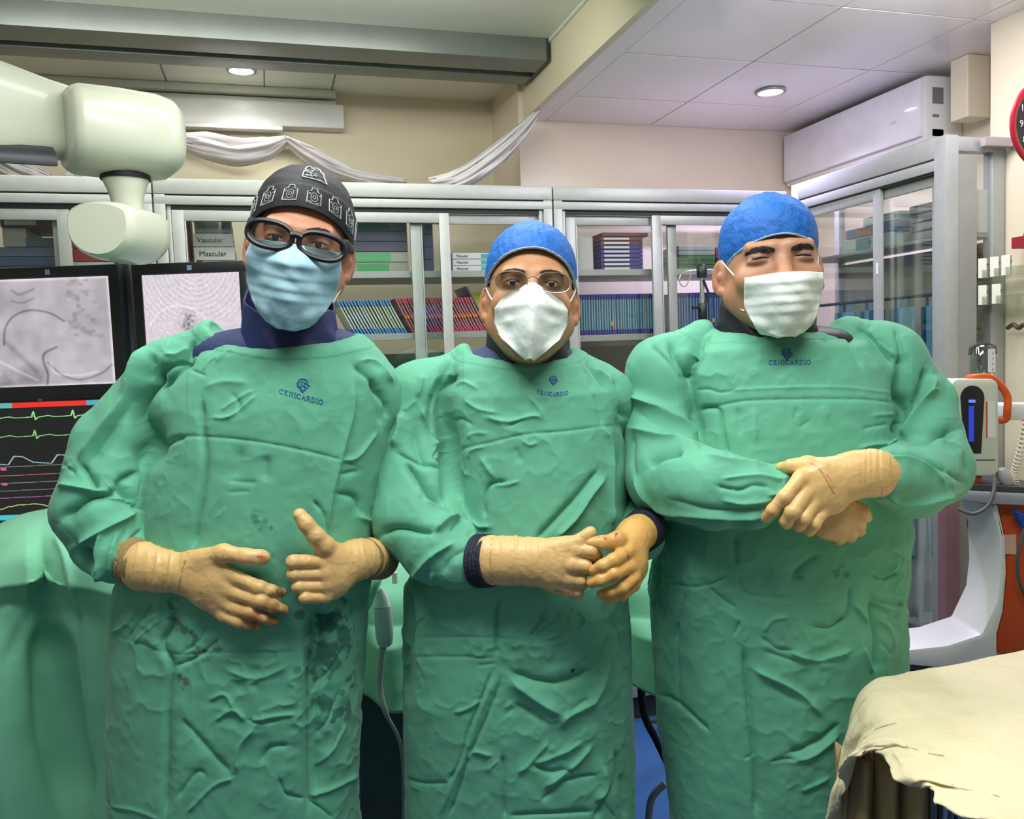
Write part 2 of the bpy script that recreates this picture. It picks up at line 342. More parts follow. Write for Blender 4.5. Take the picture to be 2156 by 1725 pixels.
# middle cabinet, top shelf
z=1.8
reds=[(150,44,48),(138,36,42),(156,50,52),(140,40,44),(150,44,50),(132,34,40)]
for i,c in enumerate([(196,100,50)]+reds):
    carton(XP(361),XP(398 if i else 416),1.801+i*.0385,.0375,c,('orange and brown box lying at the bottom of the red stack' if i==0 else 'dark red box, %s from the bottom of the narrow stack left of the grey cartons'%(['second','third','fourth','fifth','sixth','last'][i-1])),'red boxes stacked in the middle cabinet')
for i,(a,b,tx,c) in enumerate([(414,484,'Mascular',(176,174,174)),(400,484,'Mascular',(196,194,190)),(397,481,'Vascular',(190,188,186)),(402,479,'Mascular',(128,124,136)),(397,477,'Vascular',(150,146,154))]):
    zz=1.801+i*.044+(.0 if i<1 else -.004)
    carton(XP(a+10),XP(b+10),1.801+i*.0465,.0455,c,'pale grey printed carton, %s in the stack beside the red boxes'%['bottom one','second from bottom','middle one','second from top','topmost'][i],'grey printed cartons stacked beside the red boxes',txt=tx)
for i,(c,band,lb) in enumerate([((150,150,144),(.35,.75,(70,150,96)),'second lowest'),((160,160,152),(.3,.78,(84,168,108)),'lower green banded'),((84,82,104),None,'lower slate violet'),((78,78,100),None,'upper slate violet'),((118,122,132),(.25,.78,(46,110,86)),'topmost dark green banded')]):
    carton(XP(690),XP(858),1.801+i*.0375,.0365,c,['wide green banded grey carton, lowest of the stack beside the black cap','wide green banded grey carton, second from the bottom beside the black cap','wide slate violet carton in the middle of the stack beside the black cap','slate violet carton, second from top beside the black cap','wide carton with dark green band on top of the stack beside the black cap'][i],'wide cartons behind the door beside the black cap',band=band)
for i in range(4): carton(XP(893),XP(912),1.801+i*.046,.045,(62,66,104),'small indigo carton between the two door stiles, %s'%['lowest','second lowest','third','topmost'][i],'indigo cartons between the door stiles')
for i in range(3):
    carton(XP(951),XP(1034),1.801+i*.0235-(0.0 if i else 0),.023,(216,212,216),'flat white carton with turquoise end, %s of three left of the middle man'%['lowest','middle','topmost'][i],'white and turquoise cartons left of the middle man',band=(.72,1,(56,170,190)),txt='Mascular')
# left cabinet
for i,(a,b,c,n) in enumerate([(12,120,(70,84,112),'blue'),(10,120,(60,74,104),'blue'),(12,118,(84,96,118),'blue'),(55,120,(96,104,116),'grey'),(8,58,(176,178,160),'cream'),(5,116,(120,44,48),'red'),(5,112,(130,50,52),'red')]):
    zz=[0,1,2,3,3,5,6][i]; carton(XP(a-60 if i<3 else a),XP(b),1.801+zz*.031,.030 if i!=4 else .060,c,'%s box in the leftmost cabinet, %s'%(n,['at the very bottom of the pile','second from the bottom','third from the bottom','above the blue ones','small and square on the blue ones','under the topmost one','lying on top of the pile'][i]),'boxes piled in the leftmost cabinet',lab=(i in (0,5,6)))
for i in range(5): carton(XP(152),XP(238),1.801+i*.044,.043,[(196,198,190),(150,48,46),(144,42,42),(138,38,40),(120,40,44)][i],'%s box right of the left cabinet door stile, %s of the pile'%(['white','red','red','red','dark red'][i],['bottom','second','middle','fourth','top'][i]),'red boxes behind the boom head')
# right back cabinet: thin violet boxes
for i in range(9):
    c=[(70,58,128),(62,54,124),(74,62,132),(66,56,126),(70,60,130),(64,56,122),(104,64,82),(120,66,76),(124,70,74)][i]
    a,b=(1264,1352) if i<8 else (1268,1364)
    carton(XP(a),XP(b),1.801+i*.0165,.016,c,'thin %s box with white label strip, %s in the stack right of the middle man'%('violet' if i<6 else 'maroon',['lowest','second','third','fourth','fifth','sixth','seventh','eighth','topmost'][i]),'thin labelled boxes stacked right of the middle man',lab=(i<8),d=.2)
for i in range(5): carton(XP(1428),XP(1504),1.801+i*.0195,.019,[(60,98,52),(54,92,50),(62,100,56),(140,148,142),(150,156,150)][i],'%s carton behind the drip stand top, %s of five'%('green' if i<3 else 'pale grey',['lowest','second','third','fourth','topmost'][i]),'green and grey cartons behind the drip stand')
carton(XP(1508),XP(1560),1.801,.045,(40,42,46),'black box under the maroon one beside the green cartons','boxes left of the right cap'); carton(XP(1506),XP(1562),1.847,.045,(120,36,60),'maroon box lying on a black one beside the green cartons','boxes left of the right cap')
carton(1.14,1.24,1.801,.13,(196,190,186),'tall pale carton standing behind the door at the right of the middle cap','tall pale carton',d=.14)

# pouches standing in rows on the shelves (thin sterile packs, slanted)
def pack_mesh(name,h,w_,col,cap,lean,mid=None,edge=None):
    b=MB(); th=.0052; sx=lean*h
    def q(z0,z1,mi,y0=0.,t_=th):
        a0,a1=z0/h*sx,z1/h*sx
        V=[(-a0,y0,z0),(t_-a0,y0,z0),(t_-a0,w_,z0),(-a0,w_,z0),(-a1,y0,z1),(t_-a1,y0,z1),(t_-a1,w_,z1),(-a1,w_,z1)]
        b.add(V,[(3,2,1,0),(4,5,6,7),(0,1,5,4),(1,2,6,5),(2,3,7,6),(3,0,4,7)],mi)
    q(.022,h-.02,0); q(0,.022,1,-.002,th*1.35); q(h-.02,h,1,-.002,th*1.25)
    name=name+'_%d_%d'%(cap[0],cap[1])
    mats=[mat(name+'_film',col,.3,var=.1,vs=60),mat(name+'_cap',cap,.4)]
    if mid: q(h*.42,h*.52,2,-.003,th*1.3); mats.append(mat(name+'_mid',mid,.4))
    me=b.build('sterile_pack',mats[0],mats=mats); me.location=(0,-50,0); return me
def row(proto,x0,x1,z,n,label,group,y=CY+.09,jit=.4):
    for i in range(n):
        o=proto if i==0 else proto.copy()
        if i: LINK(o)
        x=x0+(x1-x0)*(i+.5)/n; o.location=(x+random.uniform(-jit,jit)*.001*2,y+random.uniform(0,.01),z+.001); o.rotation_euler=(0,0,random.uniform(-.03,.03))
        tag(o,label%('leftmost' if i==0 else ORD[i]+' from the left'),'sterile pack',group)
row(pack_mesh('sterile_pack',.125,.24,(206,214,196),(84,146,204),.50),XP(722,705)+.04,XP(842,705)+.03,1.576,17,'translucent blue ended pouch, %s in the row beside the pale blue mask','blue ended pouches leaning in a row')
row(pack_mesh('sterile_pack',.130,.24,(196,130,138),(206,84,112),.48,(240,144,88)),XP(842,705)+.045,XP(1012,705)+.03,1.576,26,'pink ended pouch with orange strip, %s in the leaning row','pink and orange pouches leaning in a row')
row(pack_mesh('sterile_pack',.125,.24,(190,186,176),(60,160,116),-.45),XP(772,800)-.06,XP(905,800)-.04,1.301,16,'grey pouch with green top, %s on the lower shelf','green topped pouches on the lower shelf')
o=pack_mesh('sterile_pack',.17,.2,(52,44,120),(60,50,130),.5); o.location=(XP(1030,700),CY+.09,1.577); tag(o,'tall dark violet pouch leaning at the end of the pink row beside the ear','sterile pack')
o=MB().box((0,0,0),(.05,.01,.075),.001).build('paper_card',mat('yellow_card',(196,196,44),.5)); o.location=(XP(1004,600),CY+.2,1.577+.08); tag(o,'small yellow card sticking up beside the dark violet pouch','card')
row(pack_mesh('sterile_pack',.162,.24,(120,162,184),(54,50,140),.0),XP(1222,690),XP(1385,690),1.546,30,'blue grey violet ended pouch, %s beside the middle man','violet ended pouches in a dense upright row')
row(pack_mesh('sterile_pack',.162,.24,(100,136,184),(58,54,150),.0),XP(1424,690),XP(1560,690),1.546,24,'blue violet ended pouch behind the drip stand, %s','violet ended pouches behind the drip stand')
for px,y_ in ((1290,682),(1503,675)):
    p=onY(px,y_,CY+.075); o=MB().box((-.005,0,-.008),(.005,.004,.010),.001).build('price_tag',mat('orange_tag',(236,140,50),.5)); o.location=p; tag(o,'tiny orange tag on the shelf edge under the %s pouches'%('left violet' if px<1400 else 'right blue'),'tag')
row(pack_mesh('sterile_pack',.12,.24,(190,182,180),(150,46,54),-.42),XP(1248,790)-.05,XP(1400,790)-.02,1.281,18,'grey pouch with dark red top, %s on its low shelf','red topped pouches on the lower shelf')

# right cabinet content
def cartonY(y0,y1,z0,h,rgb,label,group,x=2.14,d=.14,band=None,dots=False):
    t=thing('carton',(x,(y0+y1)/2,z0),0,label,'box',group); w_=(y1-y0)/2
    MB().box((0,-w_,.0006),(d,w_,h-.0006),.0015).build('carton_body',mat('card_%d_%d_%d'%rgb,rgb,.55),t)
    if band: MB().box((-.001,-w_*band[0],.004),(0,w_*band[1],h-.004)).build('colour_band',mat('band_%d_%d_%d'%band[2],band[2],.5),t)
    if dots:
        b=MB()
        for r_ in range(6):
            for c_ in range(2): b.box((-.001,-w_*.7+c_*w_*.75,.012+r_*h/6.6),(0,-w_*.7+c_*w_*.75+w_*.5,.018+r_*h/6.6))
        b.build('printed_lines',M_ink,t)
for i in range(4): cartonY(2.21,2.37,1.823+i*.030,.029,(118-6*i,116-5*i,118-6*i),'dark grey printed box in the right cabinet, %s of four'%['lowest','second','third','topmost'][i],'grey boxes in the right cabinet',band=(.7,.5,(150,148,146)))
cartonY(2.155,2.205,1.823,.14,(204,202,198),'tall pale box with printed lines at the end of the right cabinet shelf',None,dots=True)
cartonY(2.45,2.72,1.823,.05,(176,196,186),'pale green box low on the right cabinet shelf beside the blue cap',None,band=(.2,.4,(60,130,140)))
cartonY(2.44,2.70,1.874,.035,(104,130,168),'blue and grey box lying on the pale green one in the right cabinet',None,band=(.1,.5,(170,110,100)))
cartonY(2.42,2.6,1.910,.03,(190,206,206),'glossy pale box topmost on the blue one in the right cabinet',None)
M_pb=[mat('pouch_blue%d'%i,c,.25,alpha=.9,var=.12,vs=30) for i,c in enumerate([(70,130,170),(110,160,180),(36,84,130),(130,170,180)])]
for i in range(12):
    y=2.225+i*.05; b=MB(); n=6
    wd=.022
    b.box((-.055,-.004,-.9+random.uniform(0,.12)),(.03,.004,0),.002); b.box((-.01,-.002,0),(.0,.002,.03))
    o=b.build('hanging_pouch',M_pb[i%4]); o.location=(2.135+.022*(i%3),y+.01,1.60); o.rotation_euler=(0,0,1.45+random.uniform(-.1,.1))
    tag(o,'long pale blue pouch on the right cabinet rod, %s from the post'%ORD[i],'pouch','long blue pouches hanging in the right cabinet')

# ---------------------------------------------------------------- air conditioners, clock, cable
t=thing('air_conditioner',(2.405,2.60,2.232),0,'white wall air conditioner lit violet above the right cabinet','air conditioner')
MB().box((0.02,0,0),(.195,.88,.245),.012).build('housing',M_white,t,True)
MB().box((0,.012,.02),(.022,.868,.235),.008).build('front_panel',mat('ac_front',(232,230,236),.16,coat=.4),t,True)
for q in ((.05,.08,.20,.14),(.05,.06,.10,.09)): MB().box((q[0],-.0015,min(q[2:])),(q[1]+.02,0,max(q[2:]))).build('rating_label',mat('label_grey',(120,120,122),.5),t); MB().box((.05,-.0015,.02),(.10,0,.045)).build('energy_label',mat('label_blue',(120,140,170),.5),t)
MB().box((-.001,.13,.10),(0,.168,.112)).build('indicator',M_lab,t)
o=MB().tube([onY(a,b_,2.5) for a,b_ in ((2048,105),(2050,130),(2066,152),(2085,182))],.006,8).build('black_cable',M_rubber,smooth=True); tag(o,'black cable bending down beside the top of the right wall','cable')
o=MB().box((2.46,2.44,2.28),(2.56,2.52,2.5),.004).build('pipe_duct',M_wall); tag(o,'cream duct box in the corner beside the air conditioner end','duct')
a0=onY(378,200,3.86);a1=onY(725,272,3.86)
t=thing('flat_air_conditioner',(a0[0]-.35,3.85,a1[2]),0,'flat white air conditioner on the left back wall above the draped cloth','lamp housing')  # slim air conditioner, no lamp inside
MB().box((0,0,0),(a1[0]-a0[0]+.35,.075,a0[2]-a1[2]-.012),.004).build('housing',mat('panel_white',(212,212,210),.3),t,True)
MB().box((.02,-.02,-.022),(a1[0]-a0[0]+.08,.03,-.004),.003).build('lower_lip',M_white,t,True)
# clock
pc=onY(2194,266,1.90)
t=thing('wall_clock',pc,0,'round black clock with red rim and white numerals beside the right cabinet post','clock')
MX=Matrix.Rotation(math.radians(90),4,'X'); RC=.116
b=MB(); b.tube([(RC*math.cos(a_*math.pi/24),-.008,RC*math.sin(a_*math.pi/24)) for a_ in range(48)],[(.006,.012)]*48,8,closed=True,flat=(0,1,0)); b.build('rim',mat('clock_red',(150,24,40),.3),t,True)
MB().lathe([(.001,0),(RC*.97,0),(RC*.97,.012),(.001,.012)],mtx=MX).build('dial',M_black,t,True)
for n_ in range(1,13):
    a=math.radians(90-30*n_)
    text_mesh('numeral',str(n_),.028,M_lab,front(math.cos(a)*RC*.76-.009*(2 if n_>9 else 1),-.0135,math.sin(a)*RC*.76-.009),t)
MB().box((-.003,-.015,-.01),(.003,-.0138,RC*.5)).build('hour_hand',M_lab,t); MB().box((-.002,-.017,-.01),(.002,-.0158,RC*.7),mtx=Matrix.Rotation(1.2,4,'Y')).build('minute_hand',M_lab,t)
o=MB().box((2.187,2.100,2.085),(2.309,2.122,2.114),.002).box((2.285,1.915,2.085),(2.309,2.105,2.114),.002).build('wall_bracket',mat('bracket_mauve',(176,168,168),.35,.5)); tag(o,'grey metal bracket joining the cabinet post to the wall below the clock','bracket')
# acrylic racks and small boxes on the right wall
def onR(px,py): return onX(px,py,2.25)
for k,(ya,lab) in enumerate(((585,'upper'),(640,'lower'))):
    p0=onR(2060,ya+4); p1=onR(2156,ya-10); y0,y1=p1[1]-.06,p0[1]
    t=thing('acrylic_rack',(2.2,y0,p0[2]-.004),0,'%s clear acrylic tray of small white boxes on the right wall'%lab,'rack')
    MB().box((0,0,0),(.1,y1-y0,.003)).box((0,0,.003),(.002,y1-y0,.03)).box((0,y1-y0-.002,0),(.1,y1-y0,.09)).build('tray',glass('acrylic',(238,242,236),.08),t)
    MB().box((.098,0,0),(.108,.02,.04)).build('mount',M_dark,t)
    spots=[(2082,585),(2107,583),(2131,581)] if k==0 else [(2082,640),(2111,637)]
    for i,(px,py) in enumerate(spots):
        p=onR(px,py-25); zz=p0[2]
        tt=thing('small_box',(2.215,p[1]-.012,zz),math.radians(35),'small white box with grey print, %s on the %s acrylic tray'%(['nearest the cabinet','second from the cabinet','third from the cabinet'][i],lab),'box','small white boxes on the acrylic trays')
        MB().box((-.017,-.012,0),(.017,.012,.062),.001).build('box_body',mat('smallbox',(224,222,206),.5),tt); MB().box((-.0175,-.013,.042),(.013,-.0121,.045)).box((-.0175,-.013,.036),(.006,-.0121,.038)).build('printed_lines',M_ink,tt)
p=onR(2140,510); t=thing('glove_box',(2.27,p[1]-.02,p[2]-.02),0,'small red and white box with blue wrap cut by the right edge','box')
MB().box((-.03,-.04,0),(.03,.03,.035),.003).build('box_body',mat('redbox',(150,30,50),.5),t); MB().box((-.032,-.06,.01),(.02,-.01,.05),.012).build('blue_wrap',mat('bluewrap',(36,66,150),.5),t,True)
# suction jar behind the injector
p=onY(2068,792,1.98); t=thing('suction_jar',(p[0],p[1],p[2]),0,'clear graduated jar with dark clamps above the white injector head','jar')
MB().lathe([(.030,0),(.034,.01),(.034,.085),(.028,.092),(.001,.092)]).build('jar_body',glass('jar_glass',(205,212,210),.16),t,True)
MB().box((-.014,-.036,.012),(.012,-.034,.08),.001).build('scale_label',M_lab,t); b=MB()
for i in range(4): b.box((.0,-.0365,.018+i*.016),(.004,-.036,.022+i*.016))
b.build('scale_marks',M_black,t)
MB().tube([(-.045,0,.065),(-.042,0,.085),(-.02,0,.094),(.02,0,.094),(.045,0,.085),(.048,0,.065)],.006,8).build('clamp',M_dark,t,True)
p=onR(2140,690); o=MB().tube(catmull([(2.27,p[1]+.05,p[2]),(2.26,p[1]+.02,p[2]+.01),(2.26,p[1],p[2]-.002),(2.25,p[1]-.03,p[2]+.008),(2.26,p[1]-.08,p[2])],4),.007,8).build('metal_fitting',mat('brass_dark',(120,100,80),.4,.6),smooth=True); tag(o,'dark metal fitting on the right wall above the white arm','fitting')

# ---------------------------------------------------------------- drip stand behind the right man
p=onY(1479,640,2.72)
t=thing('drip_stand',(p[0],p[1],0),0,'steel drip stand with black clamps and looped hooks left of the right man','stand')
MB().tube([(0,0,.05),(0,0,onY(1479,560,2.72)[2])],.0085,12).build('pole',mat('steel',(196,196,190),.25,.8),t,True)
zt=onY(1479,572,2.72)[2]; MB().lathe([(.017,-.022),(.019,-.01),(.019,.018),(.012,.026)],(0,0,zt)).build('top_clamp',M_black,t,True)
zc=onY(1480,655,2.72)[2]; k=MB().lathe([(.015,-.03),(.017,-.02),(.017,.022),(.013,.028)],(0,0,zc)).build('lower_clamp',M_black,t,True)
MB().tube([(-.01,0,zc+.01),(-.032,-.01,zc+.012)],.004,8).lathe([(.002,-.006),(.011,-.005),(.011,.005),(.002,.006)],(-.038,-.012,zc+.012)).build('knob',M_black,k,True)
for sgn in (-1,1):
    pts=[(0,0,zt+.006),(sgn*.05,-.01,zt+.002),(sgn*.085,-.012,zt-.006),(sgn*.098,-.012,zt-.03),(sgn*.088,-.012,zt-.052),(sgn*.07,-.012,zt-.05),(sgn*.06,-.012,zt-.03),(sgn*.05,-.01,zt-.01)]
    MB().tube(catmull(pts,5),.0022,6).build('hook',mat('steel',(196,196,190),.25,.8),t,True)
MB().tube([(.0,-.01,zt-.03),(.02,-.012,zc+.06),(.004,-.01,zc+.02)],.005,8).build('hose',M_rubber,t,True)
b=MB()
for i in range(5): a=i*2*math.pi/5; b.tube([(0,0,.08),(.24*math.cos(a),.24*math.sin(a),.04)],[.014,.009],8)
b.build('foot_star',M_dark,t,True)

# ---------------------------------------------------------------- white drapery swags on the back wall
def swag(name,pts,wds,Y,label,seed=0):
    rng=random.Random(seed); P=catmull([tuple(onY(a,b,Y)) for a,b in pts],10); W=np.interp(np.linspace(0,1,len(P)),np.linspace(0,1,len(wds)),wds); V=[];F=[];n=26
    ph=[rng.uniform(0,6) for _ in range(4)]
    for i,p in enumerate(P):
        a=P[max(i-1,0)];c=P[min(i+1,len(P)-1)]; t_=np.array(c)-np.array(a); t_/=np.linalg.norm(t_)+1e-9; nrm=np.array([-t_[2],0,t_[0]]); s_=i/len(P)
        for k in range(n):
            u=k/(n-1)-.5
            dy=.014*math.sin(u*19+ph[0]+s_*2)+.009*math.sin(u*37+ph[1]-s_*4)+.006*math.sin(u*11+s_*14+ph[2])
            V.append(np.array(p)+nrm*u*W[i]+np.array([0,-.03-dy-.05*(1-4*u*u),0]))
    for i in range(len(P)-1):
        for k in range(n-1): F.append((i*n+k,i*n+k+1,(i+1)*n+k+1,(i+1)*n+k))
    o=mesh(name,V,F,mat('sheer_white',(226,222,224),.55,var=.04),smooth=True); md=o.modifiers.new('s','SOLIDIFY'); md.thickness=.003
    tag(o,label,'drapery'); return o
swag('cloth_swag',[(372,300),(430,308),(500,322),(560,316),(602,300)],[.05,.11,.12,.10,.03],3.84,'white draped cloth bunched under the flat air conditioner left of centre',1)
swag('cloth_swag',[(602,300),(650,330),(700,358),(760,380),(850,392)],[.03,.075,.08,.06,.05],3.84,'white cloth strand falling right from the bunched swag to the cabinet top',2)
swag('cloth_swag',[(1120,248),(1085,290),(1030,340),(960,385),(900,398)],[.03,.07,.09,.09,.07],3.4,'white cloth swag hanging down from the ceiling corner right of centre',3)
swag('cloth_swag',[(-60,300),(0,330),(50,362),(110,385)],[.1,.12,.1,.06],3.84,'white cloth strand behind the boom arm at the far left',4)
swag('cloth_swag',[(150,385),(190,362),(260,372),(330,385)],[.05,.07,.06,.03],3.84,'short white cloth bunch behind the boom neck',5)

# ---------------------------------------------------------------- ceiling boom with monitors
def kz(p): return k2w(K(*p))
t=thing('equipment_boom',tuple(k2w(K(250,290,2.0))),-YAW,'cream ceiling boom arm with a rounded joint housing above the monitors','boom')
o0=K(250,290,2.0)
def rel(px,py,d): return tuple(K(px,py,d)-o0)
def hull(mb,secs,n=30,mi=0,cap=True):
    """loft superellipse sections: (centre, half u, half d, half z, exponent, axis normal 'x' or 'z')"""
    V=[];F=[]
    for c,a,b_,e,ax in secs:
        for k in range(n):
            th=2*math.pi*k/n; cc,ss=math.cos(th),math.sin(th); x=abs(cc)**(2/e)*(1 if cc>0 else -1)*a; y=abs(ss)**(2/e)*(1 if ss>0 else -1)*b_
            V.append((c[0],c[1]+x,c[2]+y) if ax=='x' else ((c[0]+x,c[1]+y,c[2]) if ax=='z' else (c[0]+x,c[1],c[2]+y)))
    for i in range(len(secs)-1):
        for k in range(n): F.append((i*n+k,i*n+(k+1)%n,(i+1)*n+(k+1)%n,(i+1)*n+k))
    F+=[tuple(range(n-1,-1,-1)),tuple(range((len(secs)-1)*n,len(secs)*n))]
    return mb.add(V,F,mi)
# housing: faces left-front; axis runs to the right and back
ang=math.radians(38); ux=np.array([math.cos(ang),math.sin(ang),0]); uy=np.array([-math.sin(ang),math.cos(ang),0])
hb=MB(); V=[];F=[]; n=36
cA=np.array(rel(150,272,1.93)); 
for s_,k_ in ((-.012,.86),(-.004,.94),(.01,1.0),(.09,1.03),(.17,1.02),(.208,.94),(.230,.75),(.238,.4)):
    for k in range(n):
        th=2*math.pi*k/n; cc,ss=math.cos(th),math.sin(th); e=2.9
        x=abs(cc)**(2/e)*(1 if cc>0 else -1)*.112*k_; z_=abs(ss)**(2/e)*(1 if ss>0 else -1)*.095*k_
        V.append(cA+ux*s_+uy*x+np.array([0,0,z_-.0]))
for i in range(7):
    for k in range(n): F.append((i*n+k,i*n+(k+1)%n,(i+1)*n+(k+1)%n,(i+1)*n+k))
F+=[tuple(range(n-1,-1,-1)),tuple(range(7*n,8*n))]
hb.add(V,F); hb.build('joint_housing',M_cream,t,True)
cj=cA+ux*.10
MB().lathe([(.052,.0),(.056,-.015),(.055,-.018)],tuple(cj+np.array([.01,0,-.088]))).build('seal_ring',M_rubber,t,True)
nk=MB(); cz=cj+np.array([.01,0,0])
nk.lathe([(.050,-.095),(.052,-.105),(.040,-.135),(.034,-.16),(.034,-.20),(.035,-.203),(.035,-.245),(.030,-.25),(.030,-.30)],tuple(cz)).build('neck',M_cream,t,True)
for s_ in (-1,1):
    for zz in (-.175,-.228): MB().lathe([(.0035,-.034),(.0035,-.037),(.001,-.037)],tuple(cz+np.array([s_*.018,0,zz])),n=10,mtx=Matrix.Rotation(math.radians(-90),4,'X')@Matrix.Translation((0,0,0)) if False else Matrix.Rotation(math.radians(90),4,'X')@Matrix.Scale(-1,4,(0,0,1)) ).build('screw',M_dark,t,True)
lb=MB(); V=[];F=[]
cB=np.array(rel(244,490,1.90)); a2=math.radians(52); vx=np.array([math.cos(a2),math.sin(a2),0]); vy=np.array([math.sin(a2),-math.cos(a2),0])
prof=[(-.105,.030),(-.095,.045),(-.06,.058),(0,.064),(.06,.058),(.100,.044),(.108,.02),(.106,-.008),(.09,-.035),(.05,-.058),(0,-.066),(-.05,-.058),(-.09,-.035),(-.105,-.006)]
prof=[tuple(p) for p in catmull([np.array(p) for p in prof+[prof[0]]],3)][:-1]; n=len(prof)
secs=[(-.12,.84),(-.108,.95),(-.085,1),(.02,1),(.05,.95),(.06,.85)]
hx=np.array([.99,.10,0]); dx=np.array([.12,.99,0])
for s_,k_ in secs:
    for (a,b_) in prof: V.append(cB+dx*(s_+.05)+hx*a*.68*k_+np.array([0,0,b_*k_]))
for i in range(len(secs)-1):
    for k in range(n): F.append((i*n+k,i*n+(k+1)%n,(i+1)*n+(k+1)%n,(i+1)*n+k))
F+=[tuple(range(n-1,-1,-1)),tuple(range((len(secs)-1)*n,len(secs)*n))]
lb.add(V,F).build('lower_housing',M_cream,t,True)
ab=MB(); A0=np.array(rel(-170,200,1.75)); A1=np.array(rel(170,262,2.0)); V=[];F=[];n=28
for i,s_ in enumerate((0,.3,.6,.85,1.0)):
    c=A0+(A1-A0)*s_; hz=(.125,.115,.10,.085,.080)[i]
    for k in range(n):
        th=2*math.pi*k/n; cc,ss=math.cos(th),math.sin(th); e=3.5
        V.append(c+np.array([-.5*0,abs(cc)**(2/e)*(1 if cc>0 else -1)*.07,abs(ss)**(2/e)*(1 if ss>0 else -1)*hz]))
for i in range(4):
    for k in range(n): F.append((i*n+k,i*n+(k+1)%n,(i+1)*n+(k+1)%n,(i+1)*n+k))
F+=[tuple(range(n-1,-1,-1)),tuple(range(4*n,5*n))]
ab.add(V,F).build('arm',M_cream,t,True)
MB().tube([rel(-170,300,1.70),rel(0,322,1.83),rel(115,330,1.9)],[(.014,.03)]*3,8).build('arm_skirt',M_dark,t,True)
MB().tube([tuple(A0+np.array([0.02,0,.1])),tuple(A0+np.array([0.02,0,ZL-(A0[2]+o0[2])]))],.06,20).build('ceiling_column',M_cream,t,True)

def screen_grid(w_,h_,n,fn):
    xs_=np.linspace(0,1,n); ys_=np.linspace(0,1,n); X,Y=np.meshgrid(xs_,ys_); cols=fn(X.ravel(),Y.ravel())
    V=np.stack([(X.ravel()-.5)*w_,np.zeros(n*n),(Y.ravel()-.5)*h_],-1); idx=np.arange(n*n).reshape(n,n)
    F=np.stack([idx[:-1,:-1],idx[:-1,1:],idx[1:,1:],idx[1:,:-1]],-1).reshape(-1,4); return V,F,cols
rngN=np.random.default_rng(3); NT=rngN.random((64,64,64)).astype(np.float32)
def vnoise(x,y,z=0.):
    x=np.asarray(x,dtype=np.float64);y=np.asarray(y,dtype=np.float64);z=np.asarray(z,dtype=np.float64)+0*x
    i=np.floor(x).astype(int);j=np.floor(y).astype(int);k=np.floor(z).astype(int);u=x-i;v=y-j;w_=z-k
    u=u*u*(3-2*u);v=v*v*(3-2*v);w_=w_*w_*(3-2*w_)
    g=lambda a,b,c: NT[(i+a)&63,(j+b)&63,(k+c)&63]
    return (((g(0,0,0)*(1-u)+g(1,0,0)*u)*(1-v)+(g(0,1,0)*(1-u)+g(1,1,0)*u)*v)*(1-w_)+((g(0,0,1)*(1-u)+g(1,0,1)*u)*(1-v)+(g(0,1,1)*(1-u)+g(1,1,1)*u)*v)*w_)
def dline(X,Y,pts):
    d=np.full(X.shape,9.)
    for (a,b) in zip(pts[:-1],pts[1:]):
        ax,ay=a;bx,by=b; t_=np.clip(((X-ax)*(bx-ax)+(Y-ay)*(by-ay))/((bx-ax)**2+(by-ay)**2+1e-9),0,1); d=np.minimum(d,np.hypot(X-ax-t_*(bx-ax),Y-ay-t_*(by-ay)))
    return d
def fluoro1(X,Y):
    v=.66+.14*(vnoise(X*5,Y*5)-.5)+.10*(vnoise(X*14,Y*14,3)-.5)
    for pts,wd,am in (([(.08,.40),(.10,.55),(.18,.66),(.32,.71),(.48,.68),(.60,.60)],.010,-.28),([(.42,.02),(.43,.12),(.40,.24),(.42,.31),(.52,.36)],.012,-.30),([(.44,.22),(.55,.10),(.70,.05),(.88,.10),(.98,.18)],.010,-.22),([(.1,.42),(.2,.3),(.34,.14)],.02,-.12),([(.18,.9),(.24,.86),(.36,.9)],.012,-.18),([(.18,.80),(.26,.78),(.36,.82)],.01,-.16),([(.04,.24),(.2,.14),(.34,.06)],.012,.18),([(.64,.6),(.8,.48),(.9,.45)],.02,-.1),([(.46,.22),(.5,.12),(.7,.09),(.85,.12)],.012,.15)):
        v+=am*np.exp(-(dline(X,Y,catmull([np.array(p) for p in pts],5))/wd)**2)
    v+=-.20*np.exp(-(np.hypot((X-.30)/.12,(Y-.12)/.10))**4)*.8
    v+=-.35*np.clip(vnoise(X*26,Y*30,5)-.45,0,1)*np.exp(-(np.abs(X-.76)/.13)**4)*(Y>.45)
    v+=-.25*np.exp(-((X-.05)/.2)**2-((Y-.03)/.1)**2)*vnoise(X*30,Y*30)
    v+=.30*np.clip((.03-np.minimum(np.minimum(X,1-X),np.minimum(Y,1-Y)))/.03,0,1); v=np.clip(v,0,1)**1.6
    return np.stack([v*.98,v*.90,v*.98],-1)
def fluoro2(X,Y):
    v=.85+.16*(vnoise(X*60,Y*60)-.5)+.05*np.sin(np.hypot(X-.55,Y-1.1)*140)*(Y>.6)
    v+=.16*np.exp(-(dline(X,Y,catmull([np.array(p) for p in ((.05,.55),(.15,.66),(.35,.72),(.55,.66),(.66,.56))],5))/.008)**2)
    v+=-.5*np.exp(-((X-.45)/.07)**2-((Y-.56)/.09)**2)*vnoise(X*40,Y*40,2)*1.4; v=np.clip(v,0,1)**1.4
    return np.stack([v,v*.90,v],-1)
